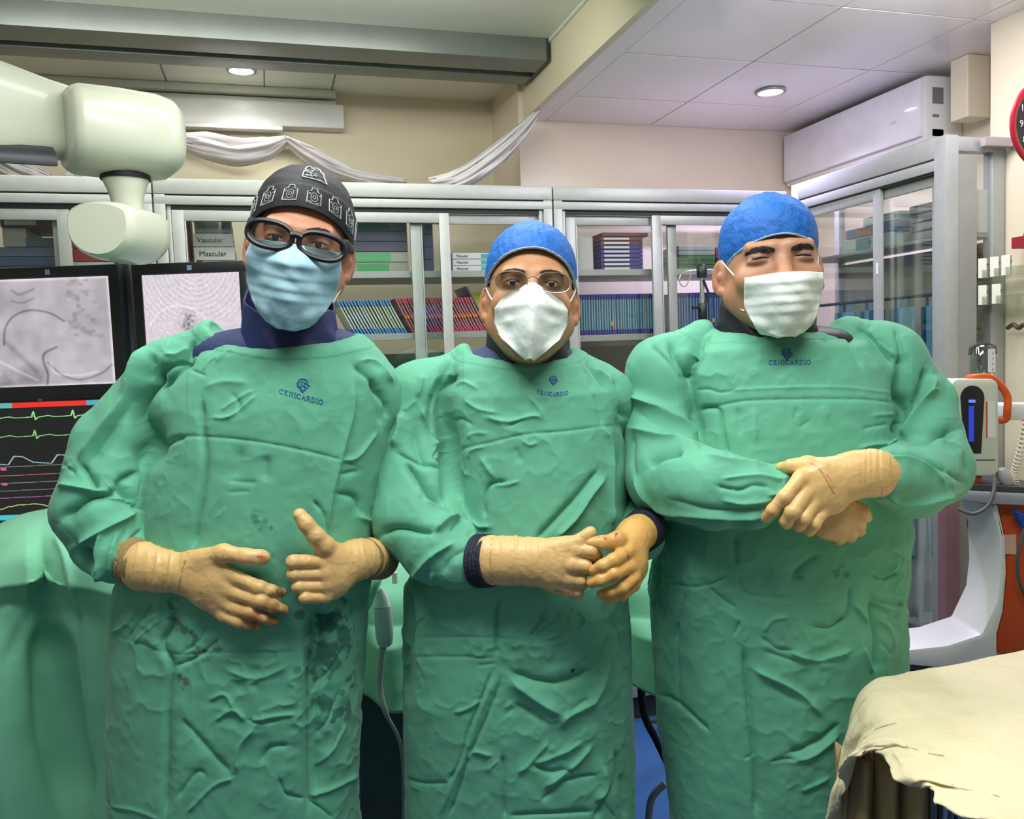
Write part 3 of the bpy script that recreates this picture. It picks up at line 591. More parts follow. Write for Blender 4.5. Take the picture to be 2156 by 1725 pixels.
def monitor(pts,d,fn,label,bez=.026,n=260,sc=None,emit=.9):
    (x0,y0),(x1,y1)=pts; a=K(x0,y0,d); b_=K(x1,y1,d); W=b_[0]-a[0]; H=a[2]-b_[2]; c=(a+b_)/2
    t=thing('monitor',tuple(k2w(c)),-YAW,label,'monitor')
    MB().box((-W/2,0,-H/2),(W/2,.05,H/2),.006).build('case',mat('monitor_case',(34,38,46),.4),t,True)
    b=MB(); 
    b.box((-W/2+.002,-.006,H/2-bez*1.1),(W/2-.002,.0,H/2-.002),.002).box((-W/2+.002,-.006,-H/2+.002),(W/2-.002,.0,-H/2+bez*1.2),.002).box((-W/2+.002,-.006,-H/2+.004),(-W/2+bez,.0,H/2-.004),.002).box((W/2-bez,-.006,-H/2+.004),(W/2-.002,.0,H/2-.004),.002)
    b.build('bezel',M_black,t,True)
    V,F,cols=screen_grid(W-2*bez,H-2.3*bez,n,fn); V[:,1]=-.002
    mesh('screen',V,F,attrmat('screen_picture',rough=.25,emit=emit),t,colors=cols)
    MB().lathe([(.006,-.0075),(.006,-.006),(.001,-.006)],(0,0,H/2-bez*.6),n=12,mtx=Matrix.Rotation(math.radians(0),4,'X')).build('badge',mat('badge_blue',(110,140,170),.4),t,True) if False else MB().box((-.006,-.0075,H/2-bez*.85),(.006,-.006,H/2-bez*.35),.0007).build('badge',mat('badge_blue',(110,140,170),.4),t)
    return t,W,H
monitor(((-45,566),(268,832)),2.10,fluoro1,'left monitor showing a grey x-ray of a pelvis')
monitor(((276,556),(540,830)),2.12,fluoro2,'second monitor showing a pale angiogram, behind the left man')
zb_=.135
o=MB().box((-.012,-.012,-.30),(.012,.012,zb_),.002).build('monitor_bracket',mat('bracket_grey',(110,114,114),.4,.5)); o.location=tuple(k2w(K(271,640,2.15))); o.rotation_euler=(0,0,-YAW); tag(o,'narrow grey metal bracket between the two upper monitors','bracket')
def vitals(X,Y):
    col=np.zeros(X.shape+(3,)); col[:]=(.006,.008,.010)
    def bar_(x0,x1,y0,y1,c): m=(X>=x0)&(X<x1)&(Y>=y0)&(Y<y1); col[m]=c
    bar_(0,.36,.955,1,(.12,.45,.45)); bar_(.36,.72,.955,1,(.85,.03,.02)); bar_(.72,.78,.955,1,(.1,.4,.5)); bar_(.78,1,.955,1,(.8,.75,.02)); bar_(0,1,0,.045,(.06,.55,.62))
    bar_(.05,.30,.965,.985,(.5,.8,.8)); bar_(.82,.95,.965,.98,(.3,.3,.02))
    def tr(pts,wd,c): m=dline(X,Y,pts)<wd; col[m]=c
    for y0,c in ((.87,(.35,.75,.30)),(.71,(.30,.60,.25))):
        pts=[];x=0
        for k in range(6):
            x=k*.19+.02; pts+=[(x,y0),(x+.05,y0+.004),(x+.06,y0+.05),(x+.068,y0-.02),(x+.08,y0),(x+.13,y0+.012),(x+.16,y0)]
        tr(pts,.0035,c)
    pts=[]; 
    for k in range(5):
        x=k*.21-.1; pts+=[(x,.475),(x+.03,.545),(x+.07,.54),(x+.12,.49),(x+.2,.475)]
    tr(pts,.0035,(.35,.5,.6))
    for y0,c in ((.45,(.25,.22,.25)),(.375,(.55,.12,.14)),(.31,(.25,.2,.25)),(.245,(.2,.2,.2)),(.185,(.45,.12,.42))): tr([(0,y0),(1,y0+.02)],.0028,c)
    for q in ((.28,.44),(.28,.31)): bar_(q[0],q[0]+.03,q[1]-.012,q[1]+.012,(.75,.10,.2))
    xs_=np.linspace(0,1,60); tr([(x,.115+.03*(vnoise(x*40,.5)-.5)+.02*math.sin(x*20)) for x in xs_],.0035,(.6,.55,.22))
    return col
monitor(((-140,846),(330,1092)),2.37,vitals,'patient monitor with coloured traces on a black screen at lower left',bez=.010,n=330,emit=1.0)
# ================================================================= PEOPLE: implicit surfaces meshed with surface nets
class Field:
    def __init__(s,lo,hi,h):
        s.lo=np.array(lo,float); s.h=h; s.n=[int(math.ceil((hi[i]-lo[i])/h))+1 for i in range(3)]
        s.ax=[ (s.lo[i]+h*np.arange(s.n[i])).astype(np.float32) for i in range(3)]; s.d=np.full(s.n,.5,dtype=np.float32)
    def _sl(s,lo,hi,pad):
        r=[]
        for i in range(3):
            a=max(0,int((lo[i]-pad-s.lo[i])/s.h)); b=min(s.n[i],int((hi[i]+pad-s.lo[i])/s.h)+2)
            if b<=a: return None
            r.append(slice(a,b))
        return tuple(r)
    def put(s,fn,lo,hi,k=.01,op='u'):
        sl=s._sl(lo,hi,max(.03,2.2*k)) if op=='u' else s._sl(lo,hi,.03+k)
        if sl is None: return s
        X=s.ax[0][sl[0]][:,None,None];Y=s.ax[1][sl[1]][None,:,None];Z=s.ax[2][sl[2]][None,None,:]
        b=fn(X,Y,Z).astype(np.float32); a=s.d[sl]; k=max(k,1e-5)
        if op=='u': h=np.clip(.5+.5*(b-a)/k,0,1); s.d[sl]=b*(1-h)+a*h-k*h*(1-h)
        else: b=-b; h=np.clip(.5-.5*(b-a)/k,0,1); s.d[sl]=b*(1-h)+a*h+k*h*(1-h)
        return s
    def cone(s,a,b,ra,rb,k=.01,op='u',flat=1.):
        a=np.array(a,float);b=np.array(b,float); v=b-a; L=float(v@v)+1e-12
        def fn(X,Y,Z):
            t=np.clip(((X-a[0])*v[0]+(Y-a[1])*v[1]+(Z-a[2])*v[2])/L,0,1)
            return np.sqrt((X-a[0]-t*v[0])**2+((Y-a[1]-t*v[1])*flat)**2+(Z-a[2]-t*v[2])**2)-(ra+t*(rb-ra))
        m=max(ra,rb); return s.put(fn,np.minimum(a,b)-m,np.maximum(a,b)+m,k,op)
    def chain(s,P,R,k=.006,flat=1.):
        for i in range(len(P)-1): s.cone(P[i],P[i+1],R[i],R[i+1],k,flat=flat)
        return s
    def ell(s,c,r,k=.01,op='u',rot=None,e=2.):
        c=np.array(c,float); r=np.array(r,float); M=np.array(rot.to_3x3()) if rot is not None else np.eye(3)
        def fn(X,Y,Z):
            x=X-c[0];y=Y-c[1];z=Z-c[2]
            p=[(M[0,i]*x+M[1,i]*y+M[2,i]*z)/r[i] for i in range(3)]
            if e!=2.: q=(np.abs(p[0])**e+np.abs(p[1])**e+np.abs(p[2])**e)**(1/e); return (q-1)*min(r)
            q=np.sqrt(p[0]**2+p[1]**2+p[2]**2); g=np.sqrt((p[0]/r[0])**2+(p[1]/r[1])**2+(p[2]/r[2])**2)+1e-6
            return q*(q-1)/g
        m=float(max(r)) if rot is not None else r; return s.put(fn,c-m,c+m,k,op)
    def loft(s,rows,n=2.5,k=.01,op='u'):
        """rows of (z,cx,cy,a,b), z ascending; superelliptic column"""
        R=np.array(sorted([tuple(r) for r in rows])); z0,z1=R[0,0],R[-1,0]
        def fn(X,Y,Z):
            z=np.clip(Z,z0,z1); cx=np.interp(z,R[:,0],R[:,1]);cy=np.interp(z,R[:,0],R[:,2]);a=np.interp(z,R[:,0],R[:,3]);b=np.interp(z,R[:,0],R[:,4])
            q=((np.abs((X-cx)/a))**n+(np.abs((Y-cy)/b))**n)**(1/n); d=(q-1)*np.minimum(a,b); dz=np.maximum(z0-Z,Z-z1)
            return np.maximum(d,dz)
        lo=[(R[:,1]-R[:,3]).min(),(R[:,2]-R[:,4]).min(),z0]; hi=[(R[:,1]+R[:,3]).max(),(R[:,2]+R[:,4]).max(),z1]
        return s.put(fn,lo,hi,k,op)
    def nets(s,smooth=1):
        d=s.d; ins=d<0; n=d.shape
        c=np.zeros((n[0]-1,n[1]-1,n[2]-1),dtype=np.int8)
        for i in (0,1):
            for j in (0,1):
                for k in (0,1): c+=ins[i:n[0]-1+i,j:n[1]-1+j,k:n[2]-1+k]
        act=(c>0)&(c<8); idx=-np.ones(c.shape,dtype=np.int32); A=np.argwhere(act); idx[act]=np.arange(len(A))
        P=np.zeros((len(A),3)); W=np.zeros(len(A)); off=[(i,j,k) for i in (0,1) for j in (0,1) for k in (0,1)]
        val={o:d[A[:,0]+o[0],A[:,1]+o[1],A[:,2]+o[2]] for o in off}
        for o in off:
            for ax in range(3):
                if o[ax]==0:
                    q=list(o); q[ax]=1; va,vb=val[o],val[tuple(q)]; m=(va<0)!=(vb<0); t=np.where(m,va/(va-vb+1e-20),0)
                    p=np.array(o,float)[None,:]+np.zeros((len(A),3)); p[:,ax]+=t; P[m]+=p[m]; W[m]+=1
        V=(A+P/W[:,None])*s.h+s.lo; F=[]
        for ax in range(3):
            o1,o2=[(1,2),(2,0),(0,1)][ax]; sh=list(n); sl0=[slice(None)]*3; sl1=[slice(None)]*3; sl0[ax]=slice(0,-1); sl1[ax]=slice(1,None)
            for q in (o1,o2): sl0[q]=slice(1,-1); sl1[q]=slice(1,-1)
            a=ins[tuple(sl0)]; b=ins[tuple(sl1)]
            for flip in (0,1):
                m=(a&~b) if not flip else (~a&b); E=np.argwhere(m); E[:,o1]+=1; E[:,o2]+=1
                def g(da,db):
                    Q=E.copy(); Q[:,o1]-=da; Q[:,o2]-=db; return idx[Q[:,0],Q[:,1],Q[:,2]]
                f=np.stack([g(1,1),g(0,1),g(0,0),g(1,0)],-1)
                if flip: f=f[:,::-1]
                F.append(f)
        F=np.concatenate(F); F=F[(F>=0).all(1)]
        a,b_,c_=V[F[:,0]],V[F[:,1]],V[F[:,2]]
        if np.einsum('ij,ij->i',a,np.cross(b_,c_)).sum()<0: F=F[:,::-1].copy()
        for _ in range(smooth): V=lap(V,F,.5)
        return V,F
def lap(V,F,a=.5):
    S=np.zeros_like(V)
    cnt=np.bincount(F.ravel(),minlength=len(V))*2.
    for ax in range(3):
        acc=np.zeros(len(V))
        for i in range(4):
            acc+=np.bincount(F[:,i],weights=V[F[:,(i+1)%4],ax]+V[F[:,(i+3)%4],ax],minlength=len(V))
        S[:,ax]=acc
    return V*(1-a)+a*S/np.maximum(cnt,1)[:,None]
def subdiv(V,F):
    n=len(V); e=np.concatenate([np.stack([F[:,i],F[:,(i+1)%4]],-1) for i in range(4)]); es=np.sort(e,1); key=es[:,0].astype(np.int64)*n+es[:,1]
    u,inv=np.unique(key,return_inverse=True); a=(u//n).astype(int); b=(u%n).astype(int); Me=(V[a]+V[b])/2; Mf=V[F].mean(1); m=len(F); E=inv.reshape(4,m)+n; c=np.arange(m)+n+len(u)
    NF=np.concatenate([np.stack([F[:,i],E[i],c,E[(i+3)%4]],-1) for i in range(4)]); return np.concatenate([V,Me,Mf]),NF
def normals(V,F):
    fn=np.cross(V[F[:,2]]-V[F[:,0]],V[F[:,3]]-V[F[:,1]]); N=np.zeros_like(V)
    for ax in range(3):
        for i in range(4): N[:,ax]+=np.bincount(F[:,i],weights=fn[:,ax],minlength=len(V))
    return N/(np.linalg.norm(N,axis=1,keepdims=True)+1e-12)
def fbm(p,s,oct=3,z=0):
    v=0;a=1;t=0
    for o in range(oct): v=v+a*vnoise(p[:,0]*s+z,p[:,1]*s+7*o,p[:,2]*s); t+=a; a*=.5; s*=2.1
    return v/t
def ridged(v): return 1-np.abs(2*v-1)
def segdist(px,py,pts):
    """signed distance to a polyline (sign: side), and how far along it 0..1"""
    best=np.full(px.shape,1e9); sg=np.ones(px.shape); al=np.zeros(px.shape); L=[0]
    for a,b in zip(pts[:-1],pts[1:]): L.append(L[-1]+math.hypot(b[0]-a[0],b[1]-a[1]))
    for i,(a,b) in enumerate(zip(pts[:-1],pts[1:])):
        vx,vy=b[0]-a[0],b[1]-a[1]; l2=vx*vx+vy*vy+1e-9; t=np.clip(((px-a[0])*vx+(py-a[1])*vy)/l2,0,1)
        dx,dy=px-a[0]-t*vx,py-a[1]-t*vy; d=np.hypot(dx,dy); m=d<best; best=np.where(m,d,best)
        sg=np.where(m,np.sign(vx*dy-vy*dx),sg); al=np.where(m,(L[i]+t*(L[i+1]-L[i]))/L[-1],al)
    return best,sg,al
def fold(px,py,pts,w,h,asym=1.):
    """height in mm of one fold; asym<1 makes the right-hand side of the stroke steep"""
    w=max(w,3.2); P=[tuple(q) for q in catmull([np.array(p,float) for p in pts],4)] if len(pts)>2 else pts
    xs_=[p[0] for p in P]; ys_=[p[1] for p in P]; R=4*w; out=np.zeros(px.shape)
    m=(px>min(xs_)-R)&(px<max(xs_)+R)&(py>min(ys_)-R)&(py<max(ys_)+R)
    if not m.any(): return out
    L=math.hypot(xs_[-1]-xs_[0],ys_[-1]-ys_[0])+1e-6; h=h*min(1.,max(.35,L/65))*(.85+.085*abs(h)); w=max(w,.45*abs(h))
    d,s,al=segdist(px[m],py[m],P); ww=np.where(s>0,w,max(w*asym,3.4,.75*abs(h)))
    e=min(.35,1.6*w/L+.08)
    tap=np.clip(np.minimum(al,1-al)/e,0,1); tap=tap*tap*(3-2*tap); out[m]=h*np.exp(-(d/(ww*.9))**1.25)*(.15+.85*tap); return out
def crop(sc,ox,oy): return lambda L: [(x/sc+ox,y/sc+oy) for x,y in L]

# ---- materials of the people
def gown_mat():
    m=bpy.data.materials.new('gown_cotton'); m.use_nodes=True; nt=m.node_tree; N=nt.nodes; L=nt.links; b=N['Principled BSDF']
    tc=N.new('ShaderNodeTexCoord'); a=N.new('ShaderNodeAttribute'); a.attribute_name='col'
    L.new(a.outputs['Color'],b.inputs['Base Color']); b.inputs['Roughness'].default_value=.72; b.inputs['Specular IOR Level'].default_value=.25
    b.inputs['Sheen Weight'].default_value=.12
    n1=N.new('ShaderNodeTexNoise'); n1.noise_type='RIDGED_MULTIFRACTAL'; n1.inputs['Scale'].default_value=11; n1.inputs['Detail'].default_value=4; n1.inputs['Distortion'].default_value=.5
    n2=N.new('ShaderNodeTexNoise'); n2.inputs['Scale'].default_value=900; L.new(tc.outputs['Object'],n1.inputs['Vector']); L.new(tc.outputs['Object'],n2.inputs['Vector'])
    b1=N.new('ShaderNodeBump'); b1.inputs['Strength'].default_value=.35; b1.inputs['Distance'].default_value=.006; b2=N.new('ShaderNodeBump'); b2.inputs['Strength'].default_value=.12; b2.inputs['Distance'].default_value=.001
    L.new(n1.outputs[0],b1.inputs['Height']); L.new(n2.outputs[0],b2.inputs['Height']); L.new(b1.outputs[0],b2.inputs['Normal']); L.new(b2.outputs[0],b.inputs['Normal']); return m
M_gown=gown_mat()
GREEN=np.array(lin((95,167,137))[:3]); 
M_skin=attrmat('skin',rough=.5,sss=.15,bump=.12,bs=220)
M_glove=attrmat('latex_glove',rough=.42,bump=.25,bs=90,sss=.08)
M_navy=mat('collar_navy',(24,38,92),.55,var=.08,bump=.3,bs=30)
M_blk=mat('collar_black',(20,22,28),.5,var=.08,bump=.3,bs=30)
M_scrub=mat('scrub_navy',(46,54,98),.7,var=.06,bump=.3,bs=50)
M_cuff=mat('knit_cuff_brown',(150,126,82),.8,var=.12,vs=60,bump=.5,bs=300)
M_cuffn=mat('knit_cuff_navy',(18,24,44),.7,bump=.4,bs=200)
M_logo=mat('logo_blue',(18,78,150),.7,var=.15,vs=300)
M_eyew=mat('eye_white',(214,206,198),.25,var=0); M_iris=mat('iris_brown',(48,30,22),.2,var=0); M_hair=mat('hair_dark',(30,24,22),.7,var=.2,vs=200)

def make_gown(root,base,spec):
    d0=spec['d']; h=.0042
    rows=[]
    for y,l,r,b_,dy in spec['rows']:
        c=K((l+r)/2,y,d0-.05); a=(r-l)/2*(d0-.05)/FPX; rows.append((c[2],c[0],d0+dy,a,b_))
    zl=min(rows)[0]; last=min(rows); rows.append((spec['hem'],last[1],last[2],last[3]*1.02,last[4]*1.03)); rows=sorted(rows)
    R=np.array(rows); lo=[(R[:,1]-R[:,3]).min()-.05,(R[:,2]-R[:,4]).min()-.06,spec['hem']-.02]; hi=[(R[:,1]+R[:,3]).max()+.05,(R[:,2]+R[:,4]).max()+.05,R[:,0].max()+.06]
    arms=[]
    for arm in spec['arms']:
        P=[K(px,py,dd) for px,py,dd,r in arm]; Q=[r*.95*dd/FPX for px,py,dd,r in arm]; arms.append((P,Q))
        for p,q in zip(P,Q): lo=np.minimum(lo,p-q-.03); hi=np.maximum(hi,p+q+.03)
    f=Field(lo,hi,h)
    f.loft(rows,2.35,.0)
    for a,b_,ra,rb,k in spec['shoulders']: f.cone(K(*a),K(*b_),ra,rb,k)
    for (P,Q) in arms:
        for i in range(len(P)-1): f.cone(P[i],P[i+1],Q[i],Q[i+1],.03 if i==0 else .010 if i<2 else .008)
    # neck opening
    c,r,rot=spec['neck']; c=K(*c); Rn=Matrix.Rotation(math.radians(rot),4,'Y'); f.ell(c,r,.008,'s',rot=Rn)
    # hollow hem
    f.loft([(spec['hem']-.03,last[1],last[2],last[3]-.015,last[4]-.015),(spec['hem']+.25,last[1],last[2],last[3]-.02,last[4]-.02)],2.35,.002,'s')
    V,F=f.nets(2); V,F=subdiv(V,F); V=lap(lap(V,F,.5),F,.5)
    N=normals(V,F)
    for _ in range(3): N=lap(N,F,.6)
    N/=np.linalg.norm(N,axis=1,keepdims=True)+1e-9
    px,py=projK(V); view=k2w(V)-CO; view/=np.linalg.norm(view,axis=1,keepdims=True); Nw=k2w(N); fac=np.clip(-(Nw*view).sum(1)/.35,0,1)
    D=np.zeros(len(V))
    for tr,sts in spec['folds']:
        for pts,w_,hh,*a in sts: D+=fold(px,py,tr(pts),w_,hh,a[0] if a else 1.)
    # overall crumple, stronger around the waist tie
    q=V.copy(); q[:,2]*=.55
    cr=(ridged(fbm(q,5.5,3,spec['seed']))**2-.45)*5.0
    q2=V.copy(); q2[:,0]*=1.0; fine=(ridged(fbm(q2,19,3,spec['seed']+9))**3-.3)*2.6
    wgt=np.full(len(V),.55)
    for (cx,cy_,rx,ry,am) in spec['crumple']: wgt+=am*np.exp(-((px-cx)/rx)**2-((py-cy_)/ry)**2)
    big=(ridged(fbm(q,2.9,2,spec['seed']+4))**2-.4)*13
    D=D*fac*np.where(py>1230,1.0,1.3)+cr*1.5+big*.8+fine*wgt*1.3
    # neck band
    cc=c; x=(V-cc)@np.array(Rn.to_3x3()); qn=np.sqrt(((x/np.array(r))**2).sum(1)); band=(qn-1)*min(r)
    D+=np.where((band>.0)&(band<.013)&(V[:,2]>cc[2]-.12),1.4,0)
    V=V+N*(D*.001)[:,None]
    V=lap(V,F,.3)
    col=np.tile(GREEN,(len(V),1))
    vv=1+.08*(fbm(V,6,3,3)-.5)[:,None]; col*=vv
    for (pts,rad,dens,tint) in spec.get('stains',[]):
        dd,_,_=segdist(px,py,pts); nn=fbm(V,55,3,11); m=np.clip((nn-(1-dens))*14,0,1)*np.clip((rad-dd)/rad*3,0,1)*(fac>.2)
        col=col*(1-m[:,None]*.62)+m[:,None]*.62*np.array(lin(tint)[:3])
    for (x_,y_,rr,tint,am) in spec.get('spots',[]):
        dd=np.hypot(px-x_,py-y_)+6*(fbm(V,60,2,5)-.5)*2; m=np.clip((rr-dd)/3,0,1)[:,None]*am; col=col*(1-m)+m*np.array(lin(tint)[:3])
    g=mesh('surgical_gown',V-base,F,M_gown,root,True,colors=col); g['label']='green cotton surgical gown'
    bvh=BVHTree.FromPolygons([tuple(v) for v in V[:]],[tuple(t) for t in F])
    def hit(px_,py_,off=.0003):
        o=K(px_,py_,.3); q=K(px_,py_,2.5); dr=Vector(q-o).normalized(); h_=bvh.ray_cast(Vector(o),dr)
        if h_[0] is None: return None
        return np.array(h_[0])-np.array(dr)*off
    # embroidered name and emblem
    lg=spec['logo']; sts,wid=strokes_text('CENICARDIO'); mb=MB()
    x0,y0,x1,y1,hh,em,bow=lg
    def place(pl,r_):
        P=[]
        for (a,b_) in pl:
            P.append(hit(a,b_))
        P=[p-base for p in P if p is not None]
        if len(P)>1: mb.tube(P,r_,5)
    for pl in sts:
        q=[]
        for (a,b_) in pl:
            t=a/wid; q.append((x0+(x1-x0)*t-(y1-y0)/(x1-x0+1e-6)*b_*hh*-.15, y0+(y1-y0)*t-b_*hh+bow*4*t*(1-t)))
        place(q,.0007)
    ex,ey,er=em
    for pl in ([(.0,-1.25),(.5,-1.15),(.85,-.8),(.6,-.55)],[(.0,-1.25),(-.5,-1.1),(-.9,-.6),(-.95,-.1),(-.6,.3),(-.3,.1)],[(-.5,-.6),(-.1,-.8),(.3,-.6),(.3,-.2),(0,0),(-.3,-.2),(-.1,-.45)],[(.3,-.6),(.7,-.3),(1.1,-.1),(1.3,.1)],[(.9,-.5),(.95,.4)],[(.1,.1),(.5,.1),(.7,.5),(.3,.8),(-.1,.7)],[(-.5,.3),(-.4,.7),(-.1,1.0),(0,1.2)],[(.35,.2),(.3,.8),(.05,1.15)],[(-.2,.2),(-.2,.7)],[(-.7,-.8),(-.75,-.2),(-.4,.4)]):
        place([(ex+a*er,ey+b_*er) for a,b_ in catmull([np.array(p) for p in pl],3)],.0008)
    mb.build('embroidered_logo',M_logo,g,label='blue embroidered emblem with lettering')
    # seam thread across the chest
    return g,bvh,hit

def xform(loc,rx=0,ry=0,rz=0,sc=(1,1,1)):
    return Matrix.Translation(Vector(loc))@Matrix.Rotation(math.radians(ry),4,'Y')@Matrix.Rotation(math.radians(rz),4,'Z')@Matrix.Rotation(math.radians(rx),4,'X')@Matrix.Diagonal(Vector(sc+(1,)))
def tfm(M,V): V=np.asarray(V,float); A=np.array(M); return V@A[:3,:3].T+A[:3,3]

def put(o,M,base): o.data.transform(Matrix.Translation(Vector(-base))@M); o.data.update(); return o
def make_head(root,base,M,sp):
    """head, neck and upper chest as one surface, built upright then turned into the pose"""
    f=Field((-.13,-.15,-.25),(.13,.19,.15),.0019)
    f.ell((0,.02,.034),(.073,.093,.079),.02); f.ell((0,-.022,-.025),(.066,.072,.098),.03)
    for s in (-1,1):
        f.cone((s*.052,.0,-.055),(s*.012,-.066,-.108),.026,.02,.02); f.ell((s*.043,-.062,-.034),(.023,.020,.022),.018)
        f.cone((s*.043,-.074,.018),(s*.014,-.086,.016),.009,.011,.016)
        f.ell((s*.032,-.099,-.003),(.017,.014,.0115),.010,'s')
        f.ell((s*.032,-.0735,-.001),(.0165,.0145,.0135),.004)
        if sp.get('squint'): f.ell((s*.032,-.076,-.007),(.019,.013,.007),.005); f.cone((s*.045,-.082,-.0015),(s*.02,-.0895,-.0018),.0010,.0013,.001,'s')
        else: f.ell((s*.032,-.091,-.001),(.0125,.009,.0034),.0015,'s')
        # ear
        er=Matrix.Rotation(s*math.radians(-24),4,'Z')@Matrix.Rotation(math.radians(10),4,'X')
        ec=(s*.080,.012,-.016); f.ell(ec,(.0075,.0195,.032),.006,rot=er); f.ell((s*.088,.006,-.012),(.0065,.0115,.020),.004,'s',rot=er); f.ell((s*.081,.002,-.016),(.0045,.006,.008),.004,rot=er)
        f.ell((s*.080,.006,-.043),(.0055,.009,.009),.005)
    f.cone((0,-.082,.008),(0,-.106,-.036),.0085,.0125,.012)
    for s in (-1,1): f.ell((s*.0125,-.100,-.039),(.0085,.0095,.0075),.006)
    f.cone((-.02,-.088,-.068),(.02,-.088,-.068),.0075,.0075,.008); f.ell((0,-.072,-.105),(.02,.016,.017),.015)
    nt=np.array(M.inverted()@Vector(K(*sp['neckto']))); f.cone((0,.018,-.07),nt,sp.get('nr',.052),sp.get('nr',.052)*1.05,.025)
    V,F=f.nets(1)
    c=np.array(lin(sp['skin'])[:3]); col=np.tile(c,(len(V),1))
    n1=fbm(V,28,3,4)-.5; col*=(1+.14*n1)[:,None]
    rd=np.exp(-((V[:,0])/.03)**2-((V[:,2]+.03)/.03)**2)*.5+np.exp(-((np.abs(V[:,0])-.085)/.012)**2)*.7; col=col*(1-rd[:,None]*.25)+np.array(lin((190,96,78))[:3])*rd[:,None]*.25
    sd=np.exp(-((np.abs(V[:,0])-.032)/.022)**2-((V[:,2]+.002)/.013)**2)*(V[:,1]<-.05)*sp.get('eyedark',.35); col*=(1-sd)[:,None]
    if sp.get('stubble'):
        st=np.clip((-.03-V[:,2])/.03,0,1)*np.clip((.085-np.abs(V[:,0]))/.02,0,1)*(V[:,2]>-.14)*sp['stubble']; col*=(1-st*.45)[:,None]
    Vh=tfm(M,V); bl=[Field(*q) for q in ()]
    # trunk, arms and legs, hidden by the clothes, continue the same body
    g=Field(np.array(sp['trunk'][0])-.5,np.array(sp['trunk'][0])+.5,.012) if False else None
    lo,hi=sp['bb']; g=Field(lo,hi,.011)
    nb=np.array(K(*sp['neckto'])); ch,pv=sp['chest'],sp['pelvis']
    ch=np.array(ch)+(0,.03,-.03); g.cone(nb,ch+(0,0,.08),.05,.05,.03); g.ell(ch,(.13,.06,.17),.03); g.ell(pv,(.14,.09,.14),.06); g.cone(ch,pv,.09,.10,.05)
    for arm in sp['armbones']:
        for i in range(len(arm)-1): g.cone(arm[i],arm[i+1],[.034,.027,.024][min(i,2)],[.027,.024,.020][min(i,2)],.01)
    for s in (-1,1):
        hp=np.array(pv)+(s*.085,0,-.05); kn=np.array((hp[0],pv[1]-.01,.48)); an=np.array((hp[0]+s*.01,pv[1]+.02,.09)); g.cone(hp,kn,.072,.052,.03); g.cone(kn,an,.050,.034,.02); g.cone(an,an+(s*.01,-.13,-.045),.034,.028,.02)
    V2,F2=g.nets(1)
    V2=V2-0; cols=np.concatenate([col,np.tile(c,(len(V2),1))]); VV=np.concatenate([Vh,V2]); FF=np.concatenate([F,F2+len(Vh)])
    b=mesh('body',VV-base,FF,M_skin,root,True,colors=cols)
    bv=BVHTree.FromPolygons([tuple(v) for v in V],[tuple(t) for t in F])   # in head space
    for s in (-1,1):
        if sp.get('squint'): continue
        e=MB(); e.lathe([(.0005,-.0122),(.006,-.0108),(.0105,-.006),(.0122,0),(.0105,.006),(.006,.0108),(.0005,.0122)],n=20,mtx=Matrix.Rotation(math.radians(90),4,'X')); E_=e.build('eye',M_eyew,root,True)
        E_.data.transform(Matrix.Translation(Vector(-base))@M@Matrix.Translation((s*.032,-.0755,-.001)))
        i=MB().lathe([(.0003,.0127),(.0028,.0126),(.0056,.0113),(.0056,.009),(.0003,.009)],n=18,mtx=Matrix.Rotation(math.radians(90),4,'X')).build('iris',M_iris,E_,True)
        i.data.transform(Matrix.Translation(Vector(-base))@M@Matrix.Translation((s*.032,-.0755,-.001)))
    for s in (-1,1):
        eb=MB(); rg=random.Random(5)
        for i in range(150):
            t=rg.random(); wv=math.sin(math.pi*(.12+.84*t))**.7; x0=s*(.012+.038*t); z0=.0155+.006*math.sin(t*2.4)-.003*t+sp.get('browz',0)+rg.uniform(-.0038,.0038)*wv*sp.get('brow',1)
            ln=.0065*wv+.001; pp=[]
            for k in (0,1,2):
                x=x0+s*ln*k*.5*.85; z=z0+(.45-.6*t)*ln*k*.5; h_=bv.ray_cast(Vector((x,-.2,z)),Vector((0,1,0)))
                if h_[0] is not None: pp.append((x,h_[0][1]-.0004-.0003*k,z))
            if len(pp)==3: eb.tube(pp,[.0005,.00045,.0002],4)
        put(eb.build('eyebrow',M_hair,root,True),M,base)
        # dark hair showing at the temple below the cap
    for s in (-1,1):
        P=[]
        for t in np.linspace(0,1,9):
            x=s*(.0195+.0265*t); z=(-.0018+.0012*math.sin(math.pi*t)-.002*t) if sp.get('squint') else (-.001+.0046*math.sin(math.pi*(.08+.84*t))-.0005)
            h_=bv.ray_cast(Vector((x,-.2,z)),Vector((0,1,0)))
            if h_[0] is not None: P.append((x,h_[0][1]-.0002,z))
        if len(P)>3:
            e=MB(); e.tube(P,[.0013*math.sin(math.pi*(.1+.8*k/(len(P)-1)))*(1.5 if sp.get('squint') else .9) for k in range(len(P))],6); put(e.build('eyelashes',M_hair,root,True),M,base)
    def face_y(x,z,side=0):
        h_=bv.ray_cast(Vector((x,-.25,z)),Vector((0,1,0))); return h_[0][1] if h_[0] is not None else None
    return b,bv,face_y

